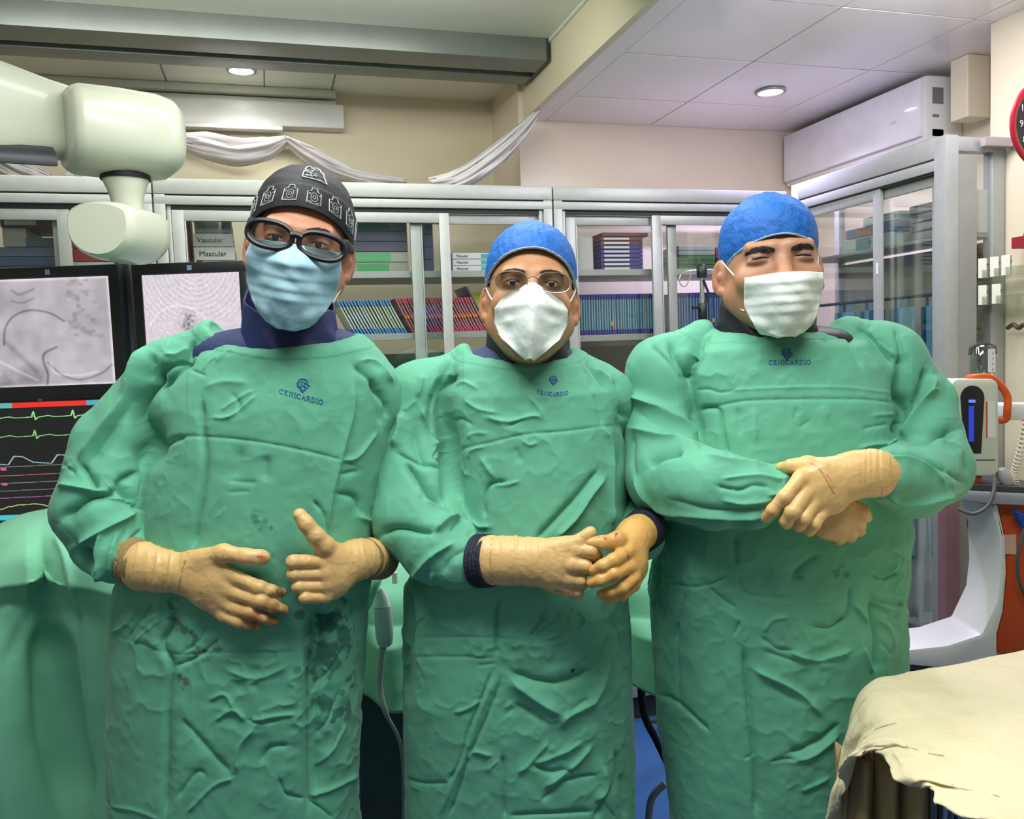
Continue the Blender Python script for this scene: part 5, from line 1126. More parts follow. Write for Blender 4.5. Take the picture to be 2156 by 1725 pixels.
# ----------------------------------------------------------------- the man in the middle
R2,b2=person(1120,900,1.56,'middle man in blue cap, thin glasses and pointed white mask, hands clasped')
spec=dict(d=1.56,hem=.36,seed=21,
 rows=[(742,992,1190,.05,0),(775,930,1262,.085,0),(830,925,1305,.118,0),(900,932,1314,.130,0),(1000,938,1320,.140,0),(1100,942,1318,.150,0),(1180,880,1316,.158,0),(1240,846,1322,.16,0),(1400,848,1332,.158,0),(1560,843,1340,.156,0),(1725,842,1343,.155,0)],
 shoulders=[((985,775,1.56),(888,838,1.56),.036,.060,.03),((1200,787,1.56),(1272,838,1.56),.036,.046,.03)],
 arms=[[(888,838,1.56,68),(872,930,1.55,82),(886,1090,1.48,98),(925,1150,1.43,84),(962,1180,1.405,64)],
       [(1272,838,1.57,48),(1325,960,1.64,52),(1345,1080,1.60,50),(1352,1135,1.47,46)]],
 neck=((1094,735,1.55),(.098,.092,.040),3),
 logo=(1131,829,1197,831,8,(1165,802,8),4),
 folds=[(C_,[([(580,120),(555,220),(490,330),(490,500),(530,700),(550,900),(550,1140)],5.5,-13,.6),([(570,120),(500,210),(430,400),(420,600),(490,720)],9,-7,.5),([(350,450),(430,640),(510,740)],6,6,.5),
   ([(225,480),(210,620),(165,760)],8,9,.45),([(300,560),(330,760),(430,900)],18,-7),([(165,770),(260,810),(400,850),(520,880)],6,-5,.5),([(230,830),(330,960),(420,1060),(540,1130)],8,-10,.45),([(330,960),(350,1100)],4,4),([(430,700),(480,720),(440,790)],5,5),([(420,620),(460,640)],4,4),([(520,700),(450,800),(540,830)],4,-5),
   ([(370,220),(350,330),(320,400)],7,5,.5),([(500,200),(440,290),(430,400)],6,5,.5),([(230,490),(330,400)],5,4),
   ([(80,1360),(170,1312),(330,1320),(450,1332)],6,-8,.5),([(450,1330),(540,1250),(630,1215)],6,8,.5),([(640,1220),(590,1290),(560,1330)],4,-6),([(660,1240),(700,1330),(720,1390)],4,7),([(700,1250),(760,1290),(840,1290)],5,6),([(760,1330),(730,1400),(800,1420)],4,-6),
   ([(280,1660),(420,1500),(600,1400)],8,6,.5),([(500,1640),(560,1520),(700,1440)],8,-4),([(560,1180),(420,1110),(390,1080)],5,4),
   ([(550,768),(800,712),(1080,648),(1350,627),(1620,592),(1760,590)],1.8,-2.2,.6),([(680,830),(700,760),(800,730)],4,4),([(560,780),(620,900),(700,940)],6,3),
   ([(1150,1395),(1350,1180),(1480,1040),(1590,895)],5,-7,.5),([(1290,1380),(1430,1230),(1550,1040),(1640,940)],5,7,.5),([(1610,580),(1670,720),(1680,1000),(1680,1300)],6,6,.35),([(1720,500),(1760,700),(1740,1000),(1740,1250)],10,-8),
   ([(800,1240),(790,1100),(830,1000),(960,975)],5,-5,.5),([(850,1000),(950,1000),(1050,970)],4,3),([(1000,720),(1060,860)],12,-4),([(760,800),(870,960)],7,4),([(1050,680),(1110,720),(1180,700)],4,4),
   ([(1560,350),(1600,480),(1620,600)],5,-3),([(1500,130),(1600,260),(1650,330)],5,-6),([(1440,110),(1530,260),(1560,340)],5,-3),([(1560,180),(1680,300),(1740,480)],4,5),([(1690,260),(1730,400),(1770,560)],5,-7),
   ([(800,520),(960,560),(1130,520),(1210,540)],6,4),([(650,400),(760,470),(900,500)],5,3),([(960,590),(1080,540)],4,-4),([(560,300),(650,280),(760,340)],4,3),([(530,560),(640,540),(720,590)],4,-3),([(670,680),(720,640),(830,640)],4,3),([(1100,380),(1180,470),(1210,540)],5,3)]),
  (D_,[([(140,110),(150,300),(160,450),(135,650),(135,850)],4.5,-8),([(300,0),(290,100),(300,170)],5,5),([(160,430),(250,330),(320,280)],4,-4),([(770,180),(740,300),(740,600)],4,-6,.5),
   ([(715,690),(640,880),(560,1080),(490,1320),(400,1480)],3.2,-5,.5),([(780,730),(700,950),(600,1180),(550,1290),(470,1550),(400,1725)],3.2,-5),([(745,700),(600,1060),(520,1290),(400,1580),(330,1725)],8,4),
   ([(160,595),(450,600),(740,610)],2,-2),([(220,470),(600,465),(900,480)],2,-1.6),([(600,660),(740,650)],3,-3),
   ([(830,700),(980,760),(1150,780),(1290,740),(1400,680)],9,-8),([(820,740),(1000,880),(1200,1000)],14,8),([(860,920),(1000,1000),(1100,1060)],9,-6),([(1500,500),(1480,700),(1400,900),(1210,1010),(1190,1120)],9,7,.4),([(1380,880),(1230,980)],5,-5),
   ([(1100,250),(1040,360),(970,470)],4,-5),([(1190,290),(1100,380),(1010,470)],4,-4),([(1290,350),(1180,430),(1060,480)],4,4),([(1240,290),(1210,450)],3.5,-4),([(1320,370),(1260,420)],4,4),([(1390,600),(1300,640)],5,-5),
   ([(780,1270),(790,1500),(795,1725)],3.2,-6,.5),([(110,1440),(230,1478),(410,1472)],2.5,-4),([(150,1500),(220,1530)],3,4),([(450,980),(550,950),(640,890)],4,4),([(540,1320),(590,1250),(720,1280)],4,5),
   ([(980,1340),(1200,1250),(1330,1170)],8,5,.5),([(1000,1340),(1100,1390),(1270,1370)],6,-6),([(1060,1500),(1270,1340),(1400,1200)],6,6,.5),([(830,1700),(1100,1680),(1400,1665)],3.5,-6,.5),([(1040,1600),(1200,1460),(1440,1410)],5,-5),
   ([(1555,1230),(1560,1450),(1480,1580),(1400,1725)],4,-7,.5),([(1460,1330),(1480,1500),(1400,1600)],9,7),([(870,1400),(960,1340),(1100,1180)],5,4),([(790,960),(860,910)],4,5),([(790,1010),(870,950)],4,-5),([(670,1390),(760,1300)],4,4),([(1600,1400),(1620,1725)],6,-5),
   ([(1560,330),(1610,410)],4,-4),([(1500,300),(1600,500),(1640,800)],12,-6),([(1600,850),(1600,1240)],5,3),([(1460,1590),(1560,1725)],3,-4)])],
 crumple=[(1130,1350,180,60,.9),(870,1350,40,80,1.6),(1180,1520,140,130,.9),(1050,900,150,80,.6),(960,1150,70,50,.8)],
 stains=[([(1140,1310),(1240,1300)],30,.34,(50,128,106))],spots=[(1206,1411,4,(20,20,22),.95)])
g2,bv2,hit2=make_gown(R2,b2,spec)
M2=xform(K(1117,621,1.50),rx=-10,ry=4,rz=0,sc=(1.03,1.04,1.03))
body2,hb2,fy2=make_head(R2,b2,M2,dict(skin=(172,124,86),eyedark=.5,browz=-.002,brow=.65,nr=.05,neckto=(1100,830,1.60),stubble=.3,chest=tuple(K(1110,880,1.57)),pelvis=tuple(K(1095,1250,1.57)[:2])+(.92,),bb=(np.array([K(780,900,1.56)[0],1.15,-.01]),np.array([K(1420,900,1.56)[0],1.85,K(1100,690,1.5)[2]])),trunk=((0,0,0),),
   armbones=[arm([(895,860,1.56),(875,930,1.55),(890,1090,1.48),(950,1160,1.41),(1034,1180,1.375),(1140,1182,1.365)]),arm([(1272,855,1.58),(1322,960,1.64),(1345,1080,1.60),(1350,1128,1.46),(1332,1136,1.395)])]))
M_capb=mat('cap_blue_nonwoven',(10,94,176),.62,var=.10,vs=14,bump=.5,bs=70); M_rim=mat('cap_rim_pale',(170,200,232),.6)
def wr2(sd,k=1.):
    def f(ph,t,th):
        n=float(vnoise(ph*5.5+sd+30,t*2.2,sd+1.)); n2=float(vnoise(ph*13+sd+40+t*5,t*4,sd+3.)); return k*(.030*(ridged(n)-.5)*(.35+t*.8)+.022*(ridged(n2)-.5))+.022*math.sin(math.pi*min(1,t*1.3))
    return f
cap2,_=make_cap(R2,b2,M2,dict(r=(.080,.107,.094),c=(0,.018,.034),zf=.055,zs=.012,zb=-.04,e=2.15,tuft=.006,tx=.008,wr=wr2(2)),M_capb,M_rim)
def kn_peak(u,t): return 0
mk2,_,_,_=make_mask(R2,b2,M2,fy2,[(-.008,.006,-.106,.001),(-.018,.026,-.116,.002),(-.033,.050,-.130,.003),(-.046,.060,-.141,.003),(-.068,.060,-.141,.003),(-.094,.048,-.134,.003),(-.114,.028,-.122,.003),(-.132,.006,-.108,.004)],M_mw,0,1.12,pleats=(-.050,),pl_amp=.0012,curve=0,label='white pointed respirator mask with a centre ridge')
loops(R2,b2,M2,fy2,mk2,[[(-.056,-.06,-.040),(-.066,-.035,-.02),(-.078,-.005,.008),(-.079,.0,.03)],[(-.050,-.055,-.085),(-.064,-.03,-.065),(-.076,.0,-.045),(-.083,.012,-.040)],[(.056,-.06,-.040),(.066,-.035,-.02),(.078,-.005,.008),(.079,.0,.03)],[(.050,-.055,-.085),(.064,-.03,-.065),(.076,.0,-.045),(.083,.012,-.040)]],M_loop)
G=MB(); yf2=lambda x,z: -.112+2.0*x*x
for s in (-1,1):
    P=ring(s*.0345,-.006,.0265,.0165,2.5,yf2); G.tube(P,.0009,6,closed=True)
    G.tube([(s*.061,yf2(.061,0),.002),(s*.070,-.07,.004),(s*.078,-.03,.006),(s*.081,.005,.006)],.0010,6)
G.tube([(-.008,-.112,-.001),(0,-.115,.002),(.008,-.112,-.001)],.0009,6)
fr=G.build('glasses',mat('thin_metal',(150,140,120),.3,.7),R2,True,label='thin metal rimmed glasses'); put(fr,M2,b2)
for s in (-1,1):
    P=ring(s*.0345,-.006,.0263,.0163,2.5,yf2); V=[(s*.0345,yf2(.0345,0)-.001,-.006)]+P; o=mesh('glasses_lens',V,[(0,1+k,1+(k+1)%48) for k in range(48)],glass('lens_smoky',(178,180,176),.07,.08),fr,True); put(o,M2,b2)
collar(R2,b2,(1112,735),1.545,lambda ph: 762-80*max(0,-math.cos(ph))-66*abs(math.sin(ph))**1.3,800,.075,.070,M_blk,fl=1.12,seed=2,label='black thyroid collar')
under(R2,b2,(1094,778,1.57),(.118,.085,.050),M_scrub)
make_glove(R2,b2,[([(1034,1180,1.375,52),(1070,1181,1.372,50),(1110,1182,1.368,48),(1143,1184,1.365,44)],(1.25,.01)),
  ([(1140,1172,1.365,34),(1180,1162,1.352,26),(1215,1159,1.342,17)],(1.15,.014)),([(1140,1184,1.365,36),(1175,1188,1.350,28),(1204,1190,1.336,17)],(1.15,.014)),([(1140,1194,1.365,34),(1172,1208,1.352,26),(1198,1219,1.340,15)],(1.15,.014)),([(1140,1204,1.365,28),(1170,1226,1.358,20),(1194,1242,1.348,13)],(1.15,.014)),
  ([(1215,1159,1.342,17),(1243,1160,1.335,14),(1254,1170,1.350,13),(1246,1180,1.372,12)],(1,.005)),([(1204,1190,1.336,17),(1232,1192,1.335,14),(1238,1200,1.355,13),(1226,1204,1.372,12)],(1,.005)),
  ([(1198,1219,1.340,15),(1222,1222,1.340,13),(1226,1230,1.360,12),(1212,1232,1.374,11)],(1,.005)),([(1194,1242,1.348,13),(1214,1246,1.348,12),(1218,1250,1.364,11),(1205,1250,1.374,10)],(1,.005)),
  ([(1150,1160,1.36,24),(1192,1148,1.350,17),(1222,1138,1.345,13),(1238,1126,1.343,11.5),(1245,1119,1.343,10.5)],(1.,.008))],
  [(1205,1190,10,(206,110,84),.6),(1215,1245,14,(150,80,44),.35)],'cream latex glove over the other hand',cuff=((1034,1180),(1150,1184),2.0),
  spots=[([(1170,1244),(1196,1250)],3,(150,60,40),.6),([(1036,1135),(1032,1180),(1036,1225)],1.6,(120,90,30),.6)])
make_glove(R2,b2,[([(1345,1122,1.42,40),(1335,1130,1.40,38),(1324,1140,1.385,34)],(1.1,.01)),
  ([(1326,1138,1.385,27),(1325,1150,1.37,22),(1320,1162,1.350,15)],(1.,.014)),([(1330,1142,1.385,26),(1332,1170,1.37,22),(1326,1192,1.346,14)],(1.,.014)),([(1334,1146,1.385,24),(1338,1185,1.37,20),(1335,1215,1.348,13)],(1.,.014)),([(1334,1150,1.388,22),(1340,1200,1.378,18),(1335,1233,1.360,12)],(1.,.014)),
  ([(1320,1162,1.350,15),(1291,1180,1.322,14),(1268,1192,1.320,13),(1250,1202,1.328,11.5)],(1,.004)),([(1326,1192,1.346,14),(1293,1209,1.318,14),(1266,1221,1.318,12.5),(1246,1228,1.328,11)],(1,.004)),
  ([(1335,1215,1.348,13),(1310,1238,1.326,12.5),(1287,1247,1.326,11.5),(1266,1252,1.334,10)],(1,.004)),([(1335,1233,1.360,12),(1310,1254,1.345,11.5),(1290,1259,1.345,10.5),(1278,1261,1.350,9.5)],(1,.004)),
  ([(1322,1138,1.38,20),(1298,1138,1.352,17),(1268,1143,1.340,13.5),(1248,1143,1.338,11.5),(1236,1142,1.340,10)],(1.,.008))],
  [(1250,1204,14,(200,110,40),.5),(1246,1230,14,(196,96,60),.5),(1300,1225,26,(196,100,60),.4),(1300,1135,14,(170,70,50),.45),(1320,1160,30,(200,130,60),.35),(1270,1252,14,(210,110,40),.5)],'yellowish latex glove with red specks, fingers folded over the other hand',
  spots=[([(1262,1134),(1275,1134)],4,(150,40,30),.8),([(1296,1130),(1298,1124)],3,(120,30,24),.9),([(1320,1162),(1326,1185)],2,(110,40,20),.6)],rgb=(212,164,92))
cuff_ring(R2,b2,(1006,1181,1.392),(1036,1181,1.378),.0455,.0440,M_cuffn,label='dark navy cuff'); cuff_ring(R2,b2,(1362,1110,1.46),(1347,1124,1.425),.038,.0355,M_cuffn,label='dark navy cuff')
legs(R2,b2,K(1095,1250,1.58)[0],1.58,.75,M_scrub)

# ----------------------------------------------------------------- the man on the right
R3,b3=person(1640,900,1.58,'broad man in blue cap and white pleated mask, arms crossed, without glasses')
spec=dict(d=1.58,hem=.36,seed=41,
 rows=[(702,1510,1752,.080,0),(735,1425,1840,.110,0),(780,1415,1880,.122,0),(860,1440,1892,.140,0),(950,1440,1900,.155,0),(1050,1420,1910,.168,0),(1130,1392,1930,.175,0),(1250,1385,1917,.175,0),(1400,1386,1925,.17,0),(1560,1390,1926,.17,0),(1725,1412,1930,.168,0)],
 shoulders=[((1482,728,1.58),(1402,786,1.58),.038,.062,.03),((1785,713,1.58),(1862,757,1.58),.040,.064,.03)],
 arms=[[(1402,786,1.58,68),(1393,880,1.57,72),(1408,1005,1.49,86),(1500,1028,1.40,84),(1580,1040,1.375,70),(1640,1022,1.365,42)],
       [(1862,757,1.58,72),(1935,850,1.57,72),(1962,985,1.50,84),(1920,1010,1.43,80),(1862,1002,1.375,60)]],
 neck=((1630,686,1.565),(.125,.112,.028),-2),
 logo=(1618,768,1708,767,9,(1656,746,10),0),
 folds=[(E_c,[([(505,140),(440,260),(400,380),(420,560),(460,800)],5,-12,.5),([(290,180),(310,260),(360,340),(400,430)],6,-9,.5),([(170,200),(280,300),(370,420)],5,-5,.5),([(540,140),(470,260),(410,340)],4,5),
   ([(60,480),(170,565),(280,640),(380,700),(455,800)],9,9,.4),([(70,560),(200,680),(360,760)],14,-4),([(60,700),(250,770),(490,828)],8,7,.5),([(180,950),(250,885),(380,848)],5,-9,.5),([(90,740),(80,900),(100,1020)],6,-4),
   ([(80,950),(110,1030),(200,1150),(400,1210),(700,1225),(880,1220)],6,6,.5),([(130,1100),(250,1200),(450,1250),(700,1260),(880,1250)],5,-6),([(190,1190),(350,1270),(600,1290),(850,1275)],5,5),([(300,1120),(500,1180),(700,1190),(880,1160)],5,-4),
   ([(900,1060),(800,1040),(700,1070),(560,1040)],5,-5,.5),([(1000,955),(930,940),(850,920)],3,-5),([(1000,1000),(930,1010),(820,990),(600,1000)],4,4),([(990,980),(950,1080),(870,1100)],4,5),([(850,930),(650,900),(500,860)],6,5),([(900,1130),(750,1150),(600,1130)],5,4),
   ([(440,592),(600,557),(740,532),(1000,522),(1400,522),(1680,547)],2,-2.4,.6),([(440,600),(520,570),(590,590),(610,700),(650,880)],5,-5,.5),([(430,470),(520,460),(600,480),(700,460)],3,-2.5),([(600,470),(900,455),(1300,450),(1650,490)],3,1.8),
   ([(800,560),(810,800)],10,3),([(700,560),(720,750)],8,-3),([(1060,560),(1040,660)],6,-3),([(1200,550),(1260,640)],8,3),
   ([(1670,230),(1680,330),(1655,480),(1690,580),(1660,680),(1640,765)],5,-10,.5),([(1870,360),(1855,470),(1750,640),(1665,770)],7,9,.45),([(1830,320),(1820,430),(1720,620),(1660,700)],7,-9),([(1960,400),(2040,560),(2100,690)],6,4),([(1780,560),(1850,480),(1920,470)],4,4),
   ([(1630,778),(1760,775),(1880,755),(2060,695)],5,-11,.5),([(1560,815),(1700,785),(1860,765),(2000,800),(2080,900)],7,7,.5),([(1600,830),(1760,865),(1900,930),(2080,1030)],6,-5,.5),([(1570,900),(1700,880),(1850,940),(1950,1040)],6,5),([(1590,1095),(1700,1135),(1900,1120),(2090,1060)],5,6,.4),([(1960,940),(1990,1060)],4,4),([(1920,760),(2060,860),(2100,990)],6,-5),([(1430,820),(1500,800),(1600,790)],4,4),([(1480,830),(1560,860)],4,-4),
   ([(1360,130),(1385,200),(1440,330)],5,-5),([(1480,100),(1560,190),(1650,270)],4,5,.5),([(1400,80),(1500,150),(1640,330)],6,-6),([(1540,150),(1640,230)],5,-5),([(1240,130),(1230,200),(1290,320)],6,-3),([(1500,620),(1650,610)],4,3),([(1450,700),(1600,670)],4,-3),([(1060,700),(1150,640)],5,-3),([(1650,100),(1700,260),(1690,330)],5,-6)]),
  (F_c,[([(590,720),(600,850),(610,950),(640,1250),(660,1500),(665,1725)],3.5,-8,.5),([(545,60),(555,250)],6,-5),([(120,60),(115,250),(110,420),(130,600)],6,-8),([(215,560),(215,1050)],3,-4),([(110,1000),(200,1040),(400,1220)],4,-5,.5),([(640,840),(900,970),(1050,1120)],7,6,.5),([(700,900),(900,1030)],7,-4),
   ([(980,600),(1100,612),(1190,540)],4,-5),([(850,740),(1000,795),(1130,770),(1230,740)],5,6,.5),([(700,740),(900,800),(1100,780)],6,-4),([(1340,430),(1345,560),(1372,680),(1370,880)],4.5,-8,.5),([(1290,720),(1350,880)],4,5),([(1210,370),(1195,540),(1130,590)],4,-5,.5),([(1230,470),(1330,590)],4,6),
   ([(840,1340),(1000,1280),(1150,1170)],7,-7,.5),([(860,1390),(1020,1330),(1150,1230)],6,5),([(740,1385),(850,1370),(950,1385)],4,-3),([(590,1375),(660,1350)],3.5,-5),([(860,330),(950,240),(1040,180)],8,-5),([(900,250),(930,330)],12,-3),([(1450,160),(1560,235)],3,-4),([(1320,410),(1440,440),(1530,420)],4,6),([(1330,440),(1430,500),(1540,480)],4,5),([(1320,300),(1400,330),(1500,280)],4,-5),([(1370,560),(1450,620),(1480,740)],4,4),([(1400,700),(1465,780)],3,-4),
   ([(160,340),(280,370),(400,360),(520,300)],4,-4),([(400,370),(470,440),(560,500)],3.5,-4),([(560,300),(600,400),(700,430),(900,430)],4,-3),([(640,400),(720,350)],3.5,-4),([(740,450),(780,370)],3.5,-4),([(770,460),(960,465),(1200,460)],2.5,2),([(770,440),(1200,440)],2,-2),([(270,400),(230,560),(190,700)],5,-4),([(580,560),(540,660)],4,-5),([(700,640),(760,560),(860,540)],5,4),([(600,700),(620,620)],5,4),([(690,660),(790,730),(900,740)],5,-4),([(920,1560),(1100,1480)],4,4)])],
 crumple=[(1500,1240,150,50,1.1),(1870,1250,70,80,2.0),(1390,1230,30,100,1.5),(1750,1380,130,80,.7),(1700,1600,100,100,.5),(1600,780,140,50,.5)],
 stains=[([(1690,1200),(1720,1190),(1780,1210)],30,.42,(52,120,96))],spots=[(1782,1210,9,(50,116,92),.6)])
g3,bv3,hit3=make_gown(R3,b3,spec)
M3=xform(K(1621,557,1.52),rx=-4,ry=-1.5,rz=-5,sc=(1.12,1.06,1.02))
body3,hb3,fy3=make_head(R3,b3,M3,dict(skin=(176,128,98),squint=True,eyedark=.55,brow=1.35,browz=-.008,nr=.058,neckto=(1630,775,1.62),stubble=.35,chest=tuple(K(1640,850,1.59)),pelvis=tuple(K(1650,1250,1.59)[:2])+(.95,),bb=(np.array([K(1310,900,1.58)[0],1.15,-.01]),np.array([K(2060,900,1.58)[0],1.87,K(1600,640,1.55)[2]])),trunk=((0,0,0),),
   armbones=[arm([(1405,800,1.58),(1395,880,1.57),(1412,1000,1.49),(1500,1028,1.40),(1600,1036,1.37),(1680,1048,1.368)]),arm([(1862,775,1.58),(1932,850,1.57),(1958,985,1.50),(1900,1008,1.41),(1800,1002,1.34)])]))
cap3,_=make_cap(R3,b3,M3,dict(r=(.0755,.110,.087),c=(0,.015,.034),zf=.034,zs=.000,zb=-.04,e=2.25,tuft=.008,tx=-.004,wr=wr2(9)),M_capb,M_rim)
mk3,_,_,_=make_mask(R3,b3,M3,fy3,[(-.034,.0585,-.122,.003),(-.050,.059,-.127,.003),(-.080,.0575,-.122,.003),(-.102,.050,-.116,.003),(-.118,.042,-.110,.003),(-.129,.032,-.100,.003),(-.137,.014,-.090,.003)],M_mw,0,2.4,pleats=(-.052,-.068,-.084,-.100),pl_amp=.004,label='white pleated surgical mask')
loops(R3,b3,M3,fy3,mk3,[[(-.056,-.06,-.037),(-.066,-.035,-.018),(-.076,-.002,.010)],[(-.054,-.05,-.085),(-.066,-.02,-.070),(-.078,.012,-.050)],[(.056,-.06,-.037),(.066,-.035,-.018),(.076,-.002,.010)],[(.054,-.05,-.085),(.066,-.02,-.070),(.078,.012,-.050)]],M_loop)
collar(R3,b3,(1618,690),1.555,lambda ph: 712-90*max(0,-math.cos(ph))-70*abs(math.sin(ph))**1.2,722,.086,.068,M_blk,fl=1.08,seed=3,label='black high thyroid collar')
under(R3,b3,(1630,738,1.59),(.152,.098,.048),M_blk)
make_glove(R3,b3,[([(1650,1030,1.372,38),(1690,1050,1.368,36),(1720,1070,1.362,34)],(1.2,.01)),
  ([(1715,1060,1.362,30),(1765,1062,1.358,26),(1815,1076,1.355,15)],(1.1,.014)),([(1715,1072,1.362,30),(1762,1084,1.356,27),(1806,1104,1.352,16)],(1.1,.014)),([(1715,1080,1.362,28),(1755,1100,1.355,26),(1790,1124,1.352,14)],(1.1,.014)),([(1712,1088,1.364,24),(1740,1110,1.358,22),(1768,1130,1.356,12)],(1.1,.014)),
  ([(1815,1076,1.355,15),(1822,1088,1.372,13),(1806,1094,1.388,12)],(1,.005)),([(1806,1104,1.352,16),(1808,1116,1.370,13),(1790,1116,1.388,12)],(1,.005)),([(1790,1124,1.352,14),(1790,1130,1.370,12),(1776,1128,1.386,11)],(1,.005)),([(1768,1130,1.356,12),(1766,1136,1.372,11),(1756,1130,1.386,10)],(1,.005))],
  [(1780,1120,30,(150,110,70),.35)],'cream latex glove underneath, half hidden by the upper hand',rgb=(206,168,112))
make_glove(R3,b3,[([(1852,998,1.350,47),(1835,996,1.345,48),(1800,1000,1.340,49),(1770,1008,1.335,46)],(1.25,.01)),
  ([(1768,1000,1.335,36),(1725,998,1.322,26),(1685,1008,1.312,16)],(1.2,.014)),([(1768,1010,1.335,38),(1730,1022,1.320,30),(1695,1040,1.308,17)],(1.2,.014)),([(1768,1020,1.335,36),(1740,1042,1.322,28),(1712,1060,1.310,16)],(1.2,.014)),([(1768,1028,1.335,32),(1752,1056,1.326,24),(1734,1074,1.316,14)],(1.2,.014)),
  ([(1685,1008,1.312,16),(1652,1046,1.300,14),(1628,1074,1.308,13),(1612,1090,1.322,11)],(1,.005)),([(1695,1040,1.308,17),(1668,1078,1.294,15.5),(1655,1096,1.306,14),(1656,1104,1.326,12)],(1,.004)),
  ([(1712,1060,1.310,16),(1692,1092,1.298,14.5),(1682,1106,1.310,13),(1682,1110,1.328,12)],(1,.004)),([(1734,1074,1.316,14),(1715,1104,1.304,13),(1704,1117,1.314,12),(1704,1120,1.330,11)],(1,.004)),
  ([(1745,990,1.335,26),(1700,980,1.328,19),(1668,982,1.334,14),(1645,984,1.350,11)],(1.1,.008))],
  [(1612,1090,14,(220,150,80),.4)],'cream latex glove gripping the other wrist, with a thin red line across the back',cuff=((1858,998),(1800,1000),1.0),
  spots=[([(1700,970),(1722,984),(1735,1002),(1748,1026),(1756,1040)],2.2,(160,70,50),.65),([(1740,1000),(1752,1016),(1756,1028)],1.6,(160,80,56),.5)])
legs(R3,b3,K(1650,1250,1.6)[0],1.6,.75,M_scrub)
# ================================================================= TABLES, DRAPES, INJECTOR
# draped patient table behind the men
U0,U1=-1.55,.62
o=thing('patient_table',tuple(k2w((-.45,2.1,0))),-YAW,'patient table on a dark column, hidden under the green drape','table')
MB().box((-1.02,-.07,.80),(.98,.16,.86),.01).build('table_top',M_dark,o); MB().box((-.15,-.08,.09),(.62,.16,.80),.02).build('column',mat('column_slate',(84,100,102),.5),o,True); MB().box((-.35,-.2,0),(.75,.22,.09),.02).build('base',mat('base_indigo',(34,34,84),.45),o,True)
nu,nv=440,110; V=[];F=[]
prof=[(2.31,-.30),(2.30,-.10),(2.26,0),(2.12,.035),(1.98,.02),(1.90,-.02),(1.865,-.07),(1.85,-.2),(1.845,-.5),(1.84,-.9)]
for i in range(nu+1):
    u=U0+(U1-U0)*i/nu
    hump=.13*math.exp(-((u+1.12)/.30)**2)+.05*math.exp(-((u+.75)/.25)**2); zt=.985+hump
    hem=.12 if u<-.75 else .12+(.60)*min(1,(u+.75)/.18) ; hem+=.02*math.sin(u*9)
    P=catmull([np.array([u,a,0,b_]) for a,b_ in prof],8)
    P=np.array(P); P=np.stack([np.interp(np.linspace(0,len(P)-1,nv+1),np.arange(len(P)),P[:,c_]) for c_ in range(4)],-1)
    for k,p in enumerate(P):
        s=p[3]; z=zt+s if s>-.1 else zt-.1+(s+.1)*((zt-.1-hem)/.8); d=p[1]-hump*.5*(s>-.1)
        if d<1.9 and s<-.02:
            q=min(1,(-s-.02)/.25); d-=q*(.045*math.sin(u*21+1.1)+.02*math.sin(u*43+z*2)+.035*ridged(float(vnoise(u*7,z*1.3,4.))))
        d+=.006*(float(vnoise(u*22,z*22,8.))-.5)-.012*(ridged(float(vnoise(u*11,z*5+3,6.)))-.5)*(d<1.95); z+=.012*(float(vnoise(u*9,d*14,2.))-.5)
        V.append((u,d,z))
for i in range(nu):
    for k in range(nv): F.append((i*(nv+1)+k,i*(nv+1)+k+1,(i+1)*(nv+1)+k+1,(i+1)*(nv+1)+k))
V=np.array(V); F=np.array(F); px,py=projK(V); N=normals(V,F); D=np.zeros(len(V)); DL=crop(2.596,0,1060)
for pts,w_,hh,*a in [([(220,150),(215,350),(222,520),(228,800),(240,1250),(300,1500),(360,1725)],6,-16,.4),([(290,170),(350,300),(400,510)],6,9,.5),([(240,640),(270,900),(330,1200),(400,1500),(440,1725)],16,-22),([(435,560),(440,800),(440,1100),(430,1250)],4,-7),([(0,600),(100,545),(215,530),(400,540)],4,7,.5),([(430,610),(560,605)],3,-6),([(180,580),(80,780),(0,900)],12,-9),([(0,1300),(120,1290),(225,1270),(330,1210),(430,1225),(530,1245)],4,-5,.5),([(440,1240),(470,1340),(510,1390)],4,5),([(200,1290),(210,1380)],4,-4)]: D+=fold(px,py,DL(pts),w_,hh,a[0] if a else 1.)
if N[:,1][np.argmax(V[:,2])]>0 and False: pass
sg=-1 if (N[(V[:,1]<1.86)][:,1].mean()>0) else 1
V=V+N*(sg*D*.0010)[:,None]
bD=np.array([-.45,2.1,0]); dr=mesh('table_drape',V-bD,F,None or M_gown,None,True,colors=np.tile(np.array(lin((132,204,168))[:3]),(len(V),1))*(1+.08*(fbm(V,5,2,1)-.5))[:,None]); md=dr.modifiers.new('s','SOLIDIFY'); md.thickness=.003; dr.location=tuple(k2w(bD)); dr.rotation_euler=(0,0,-YAW)
tag(dr,'pale green surgical drape covering the long patient table behind the men','drape')
